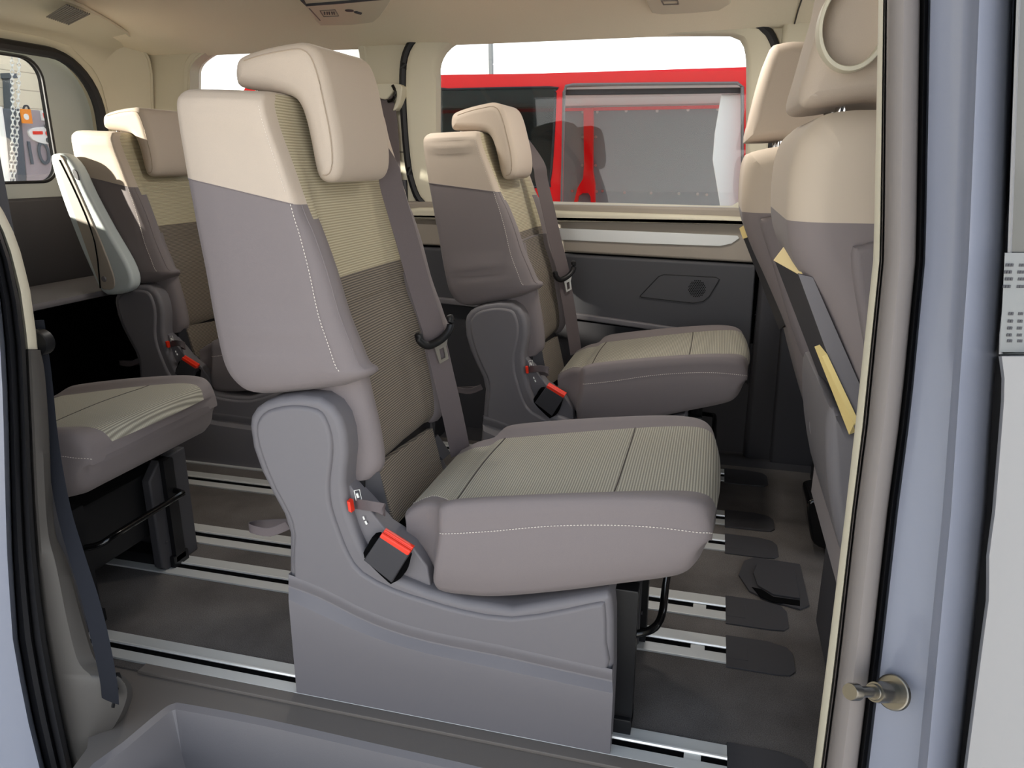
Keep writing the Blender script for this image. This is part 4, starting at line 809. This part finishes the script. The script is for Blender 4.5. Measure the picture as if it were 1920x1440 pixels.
mb = MB(); slab(mb, PL([(396, 141), (450, 137), (450, 147), (402, 148)], VY), 'y', VY+.3, VY+.9, .004, 2); mb.build('rear_spoiler', 'redpaint', r, root=L)
mb = MB(); slab(mb, [(VY+.1, tl.z-.10), (VY+.9, tl.z-.06), (VY+1.64, tl.z-.10), (VY+1.64, tl.z-.09), (VY+.9, tl.z-.05), (VY+.1, tl.z-.09)], 'x', tl.x+.2, tr_.x, 0); mb.build('roof_lining', 'white', r, root=L)
mb = MB(); slab(mb, wh, 'y', VY+.02, VY+.03, 0); mb.build('tinted_side_window', 'glass_t', r, root=L, wn=False)
VI = VY+1.65; ZL = PY(1200, 203, VI-.02).z
mb = MB(); slab(mb, [(tl.x+.1, -.2), (tr_.x, -.2), (tr_.x, ZL), (tl.x+.1, ZL)], 'y', VI, VI+.04, 0); mb.build('lining_board', 'greyboard', r, root=L)
mb = MB(); slab(mb, [(tl.x+.1, ZL), (tr_.x, ZL), (tr_.x, tl.z), (tl.x+.1, tl.z)], 'y', VI, VI+.04, 0); mb.build('upper_lining', 'white', r, root=L)
mb = MB(); z = PY(1200, 203, VI-.02).z; slab(mb, [(tl.x+.1, z-.012), (tr_.x, z-.012), (tr_.x, z+.012), (tl.x+.1, z+.012)], 'y', VI-.03, VI, 0)
slab(mb, PL([(1095, 203), (1113, 203), (1112, 320), (1116, 345), (1116, 420), (1110, 420), (1108, 368), (1104, 362), (1093, 362), (1085, 368), (1076, 420), (1066, 420), (1084, 352), (1094, 335), (1096, 310)], VI-.03), 'y', VI-.06, VI, .004, 2); mb.build('inner_post', 'redpaint', r, root=L)
mb = MB()
for u, v in [(1093, 210), (1120, 210), (1174, 208), (1232, 208), (1290, 206), (1346, 205), (1092, 257), (1117, 257), (1092, 310), (1117, 310), (1073, 358), (1119, 359), (1130, 358), (1171, 361), (1221, 362), (1273, 363), (1308, 364), (1325, 365)]: disc(mb, PY(u, v, VI-.001), (0, -1, 0), .012, .006, 10)
mb.build('rivets', 'steel', r, root=L)
mb = MB(); slab(mb, PL([(1352, 178), (1394, 175), (1397, 600), (1358, 600), (1350, 385), (1341, 330), (1336, 300), (1340, 250)], VY+.12), 'y', VY+.09, VY+.16, .008, 3); mb.build('door_post_lining', 'white', r, root=L)
mb = MB(); tube(mb, [(p[0], VY-.004, p[1]) for p in offset(dh, .006)[:6]]+[(dh[-1][0]+.006, VY-.004, dh[-1][1])], .010, 6, True); mb.build('door_seal', 'rubber', r, root=L)
mb = MB(); tube(mb, [(p[0], VY-.002, p[1]) for p in wh], .008, 6, True); mb.build('window_seal', 'rubber_d', r, root=L)
mb = MB(); a = PY(1060, 172, VY+.06); slab(mb, PL([(1060, 168), (1390, 164), (1390, 174), (1060, 178)], VY+.05), 'y', VY+.04, VY+.09, .004, 2); mb.build('door_track', 'plastic_d', r, root=L)
mb = MB(); a = PY(919, 160, 9); b_ = PY(917, 40, 9); tube(mb, [(a.x, 9, -.56), a, b_], .045, 8); o = mb.build('post', 'machine'); tag(o, 'thin grey post standing beyond the red van roof', 'post')
mb = MB(); a = PY(662, 60, 8.5); slab(mb, PL([(660, 60), (690, 60), (690, 740), (660, 740)], 8.5), 'y', 8.5, 8.7, .02, 2); o = mb.build('wall_end', 'machine'); tag(o, 'grey wall end seen through the rear corner of the small side window', 'wall')
# workshop wall behind the tailgate, plus an added unseen section blocking the sun
SX = -4.6
mb = MB(); slab(mb, [(1.35, -.56), (5.3, -.56), (5.3, 3.2), (1.35, 3.2)], 'x', SX-.1, SX, 0); slab(mb, [(-2.8, -.56), (.38, -.56), (.38, 4.5), (-2.8, 4.5)], 'x', SX-.1, SX, 0); o = mb.build('workshop_wall_and_sun_block', 'siding', wn=False); tag(o, 'cream plank-clad workshop wall behind the tailgate window, with an added unseen section that blocks the sun', 'wall')
def QX(px, x): return [(p.y, p.z) for p in (PX(u, v, x) for u, v in px)]
r = empty('workshop_machine', (SX+.3, PX(60, 300, SX+.3).y, -.56), 'grey workshop cabinet with control panel and printed number 10 behind the tailgate', 'machine'); L = r.location
mb = MB(); slab(mb, QX([(0, 203), (40, 204), (50, 328), (52, 700), (-40, 700), (-40, 203)], SX+.45), 'x', SX+.1, SX+.45, .01, 2); mb.build('slate_door', 'machine_d', r, root=L)
mb = MB(); slab(mb, QX([(38, 204), (92, 208), (105, 330), (110, 700), (52, 700), (50, 328)], SX+.44), 'x', SX+.1, SX+.44, .01, 2); mb.build('front_panel', 'lilac', r, root=L)
mb = MB(); slab(mb, cr_(QX([(53, 247), (62, 240), (80, 238), (98, 240), (103, 268), (85, 270), (62, 262)], SX+.45), 2), 'x', SX+.43, SX+.452, .003, 2); slab(mb, QX([(77, 207), (92, 209), (96, 228), (80, 226)], SX+.45), 'x', SX+.43, SX+.452, .002, 2); cpn = mb.build('control_panel', 'white', r, root=L)
mb = MB()
for u, v in ((87, 237), (90, 263)): disc(mb, PX(u, v, SX+.452), (1, 0, 0), .016, .008, 14)
mb.build('knobs', 'ink', cpn, root=L)
mb = MB(); disc(mb, PX(89, 250, SX+.452), (1, 0, 0), .016, .008, 14); slab(mb, QX([(61, 246), (79, 246), (80, 252), (62, 252)], SX+.453), 'x', SX+.45, SX+.457, 0); slab(mb, QX([(80, 212), (88, 213), (90, 222), (82, 221)], SX+.453), 'x', SX+.45, SX+.457, 0); mb.build('red_stop_button', 'red', cpn, root=L)
fc = bpy.data.curves.new('printed_number', 'FONT'); fc.body = '10'; fc.size = .20; fc.extrude = .002; ft = bpy.data.objects.new('number_text', fc); COL.objects.link(ft); bpy.context.view_layer.update(); me = bpy.data.meshes.new_from_object(ft.evaluated_get(bpy.context.evaluated_depsgraph_get())); bpy.data.objects.remove(ft)
fo = bpy.data.objects.new('printed_number', me); COL.objects.link(fo); me.materials.clear(); me.materials.append(M['machine_d'])
fo.parent = r; p = PX(48, 308, SX+.448); fo.location = p-L; fo.rotation_euler = (math.pi/2, 0, math.pi/2)
mb = MB(); slab(mb, QX([(39, 204), (58, 205), (62, 232), (43, 231)], SX+.5), 'x', SX+.49, SX+.5, .001, 2); o = mb.build('price_tag', 'orange'); tag(o, 'orange card with white dot hung on the grey workshop cabinet', 'tag')
mb = MB(); disc(mb, PX(49, 219, SX+.5), (1, 0, 0), .018, .003, 18); mb.build('dot', 'white', o); mb = MB(); tube(mb, cr_([PX(44, 205, SX+.49), PX(46, 199, SX+.49), PX(52, 199, SX+.49), PX(55, 206, SX+.49)], 3, False), .006, 6); mb.build('hook', 'ink', o)
def chain(pts, label):
    mb = MB(); P_ = [Vector(p) for p in cr_([tuple(p) for p in pts], 10, False)]; L_ = [0]
    for a, b in zip(P_, P_[1:]): L_.append(L_[-1]+(b-a).length)
    s = 0; k = 0
    while s < L_[-1] and k < 130:
        i = max(j for j in range(len(L_)-1) if L_[j] <= s+1e-9); p = P_[i].lerp(P_[i+1], (s-L_[i])/max(1e-9, L_[i+1]-L_[i])); t = (P_[i+1]-P_[i]).normalized(); sd_ = Vector((.5, .87, 0)) if k % 2 else Vector((.87, -.5, 0))
        tube(mb, [p+t*.017*math.cos(a)+sd_*.0085*math.sin(a) for a in [2*math.pi*q/10 for q in range(10)]], 0.003, 5, True); s += .025; k += 1
    o = mb.build('hanging_chain', 'white', wn=False); return tag(o, label, 'chain', 'chains hanging in the workshop')
chain([PX(22, 75, -3.9), PX(23, 150, -3.9), PX(24, 220, -3.9), PX(22, 290, -3.9), PX(19, 340, -3.9)], 'left hanging pale chain in front of the workshop cabinet')
chain([PX(36, 80, -3.9), PX(35, 150, -3.9), PX(33, 220, -3.9), PX(30, 290, -3.9), PX(25, 340, -3.9)], 'right hanging pale chain in front of the workshop cabinet')
mb = MB(); tube(mb, [PX(-4, 200, -3.8), PX(4, 260, -3.8), PX(12, 345, -3.8), PX(16, 420, -3.8)], .02, 8); o = mb.build('leaning_pole', 'white'); tag(o, 'white pole leaning beside the chains outside the tailgate', 'pole')
mb = MB(); slab(mb, QX([(11, 137), (27, 138), (28, 147), (12, 147)], SX+.05), 'x', SX, SX+.08, .005, 2); slab(mb, QX([(15, 146), (22, 146), (24, 205), (18, 205)], SX+.05), 'x', SX, SX+.06, .005, 2); o = mb.build('hand_brush', 'machine_d'); tag(o, 'grey brush hanging on the cream workshop wall', 'brush')

for o in bpy.data.objects:
    if o.name.split('.')[0] in ('stitching', 'speaker_holes', 'printed_rows', 'rivets', 'printed_marks', 'child_seat_symbols'): o['kind'] = 'stuff'
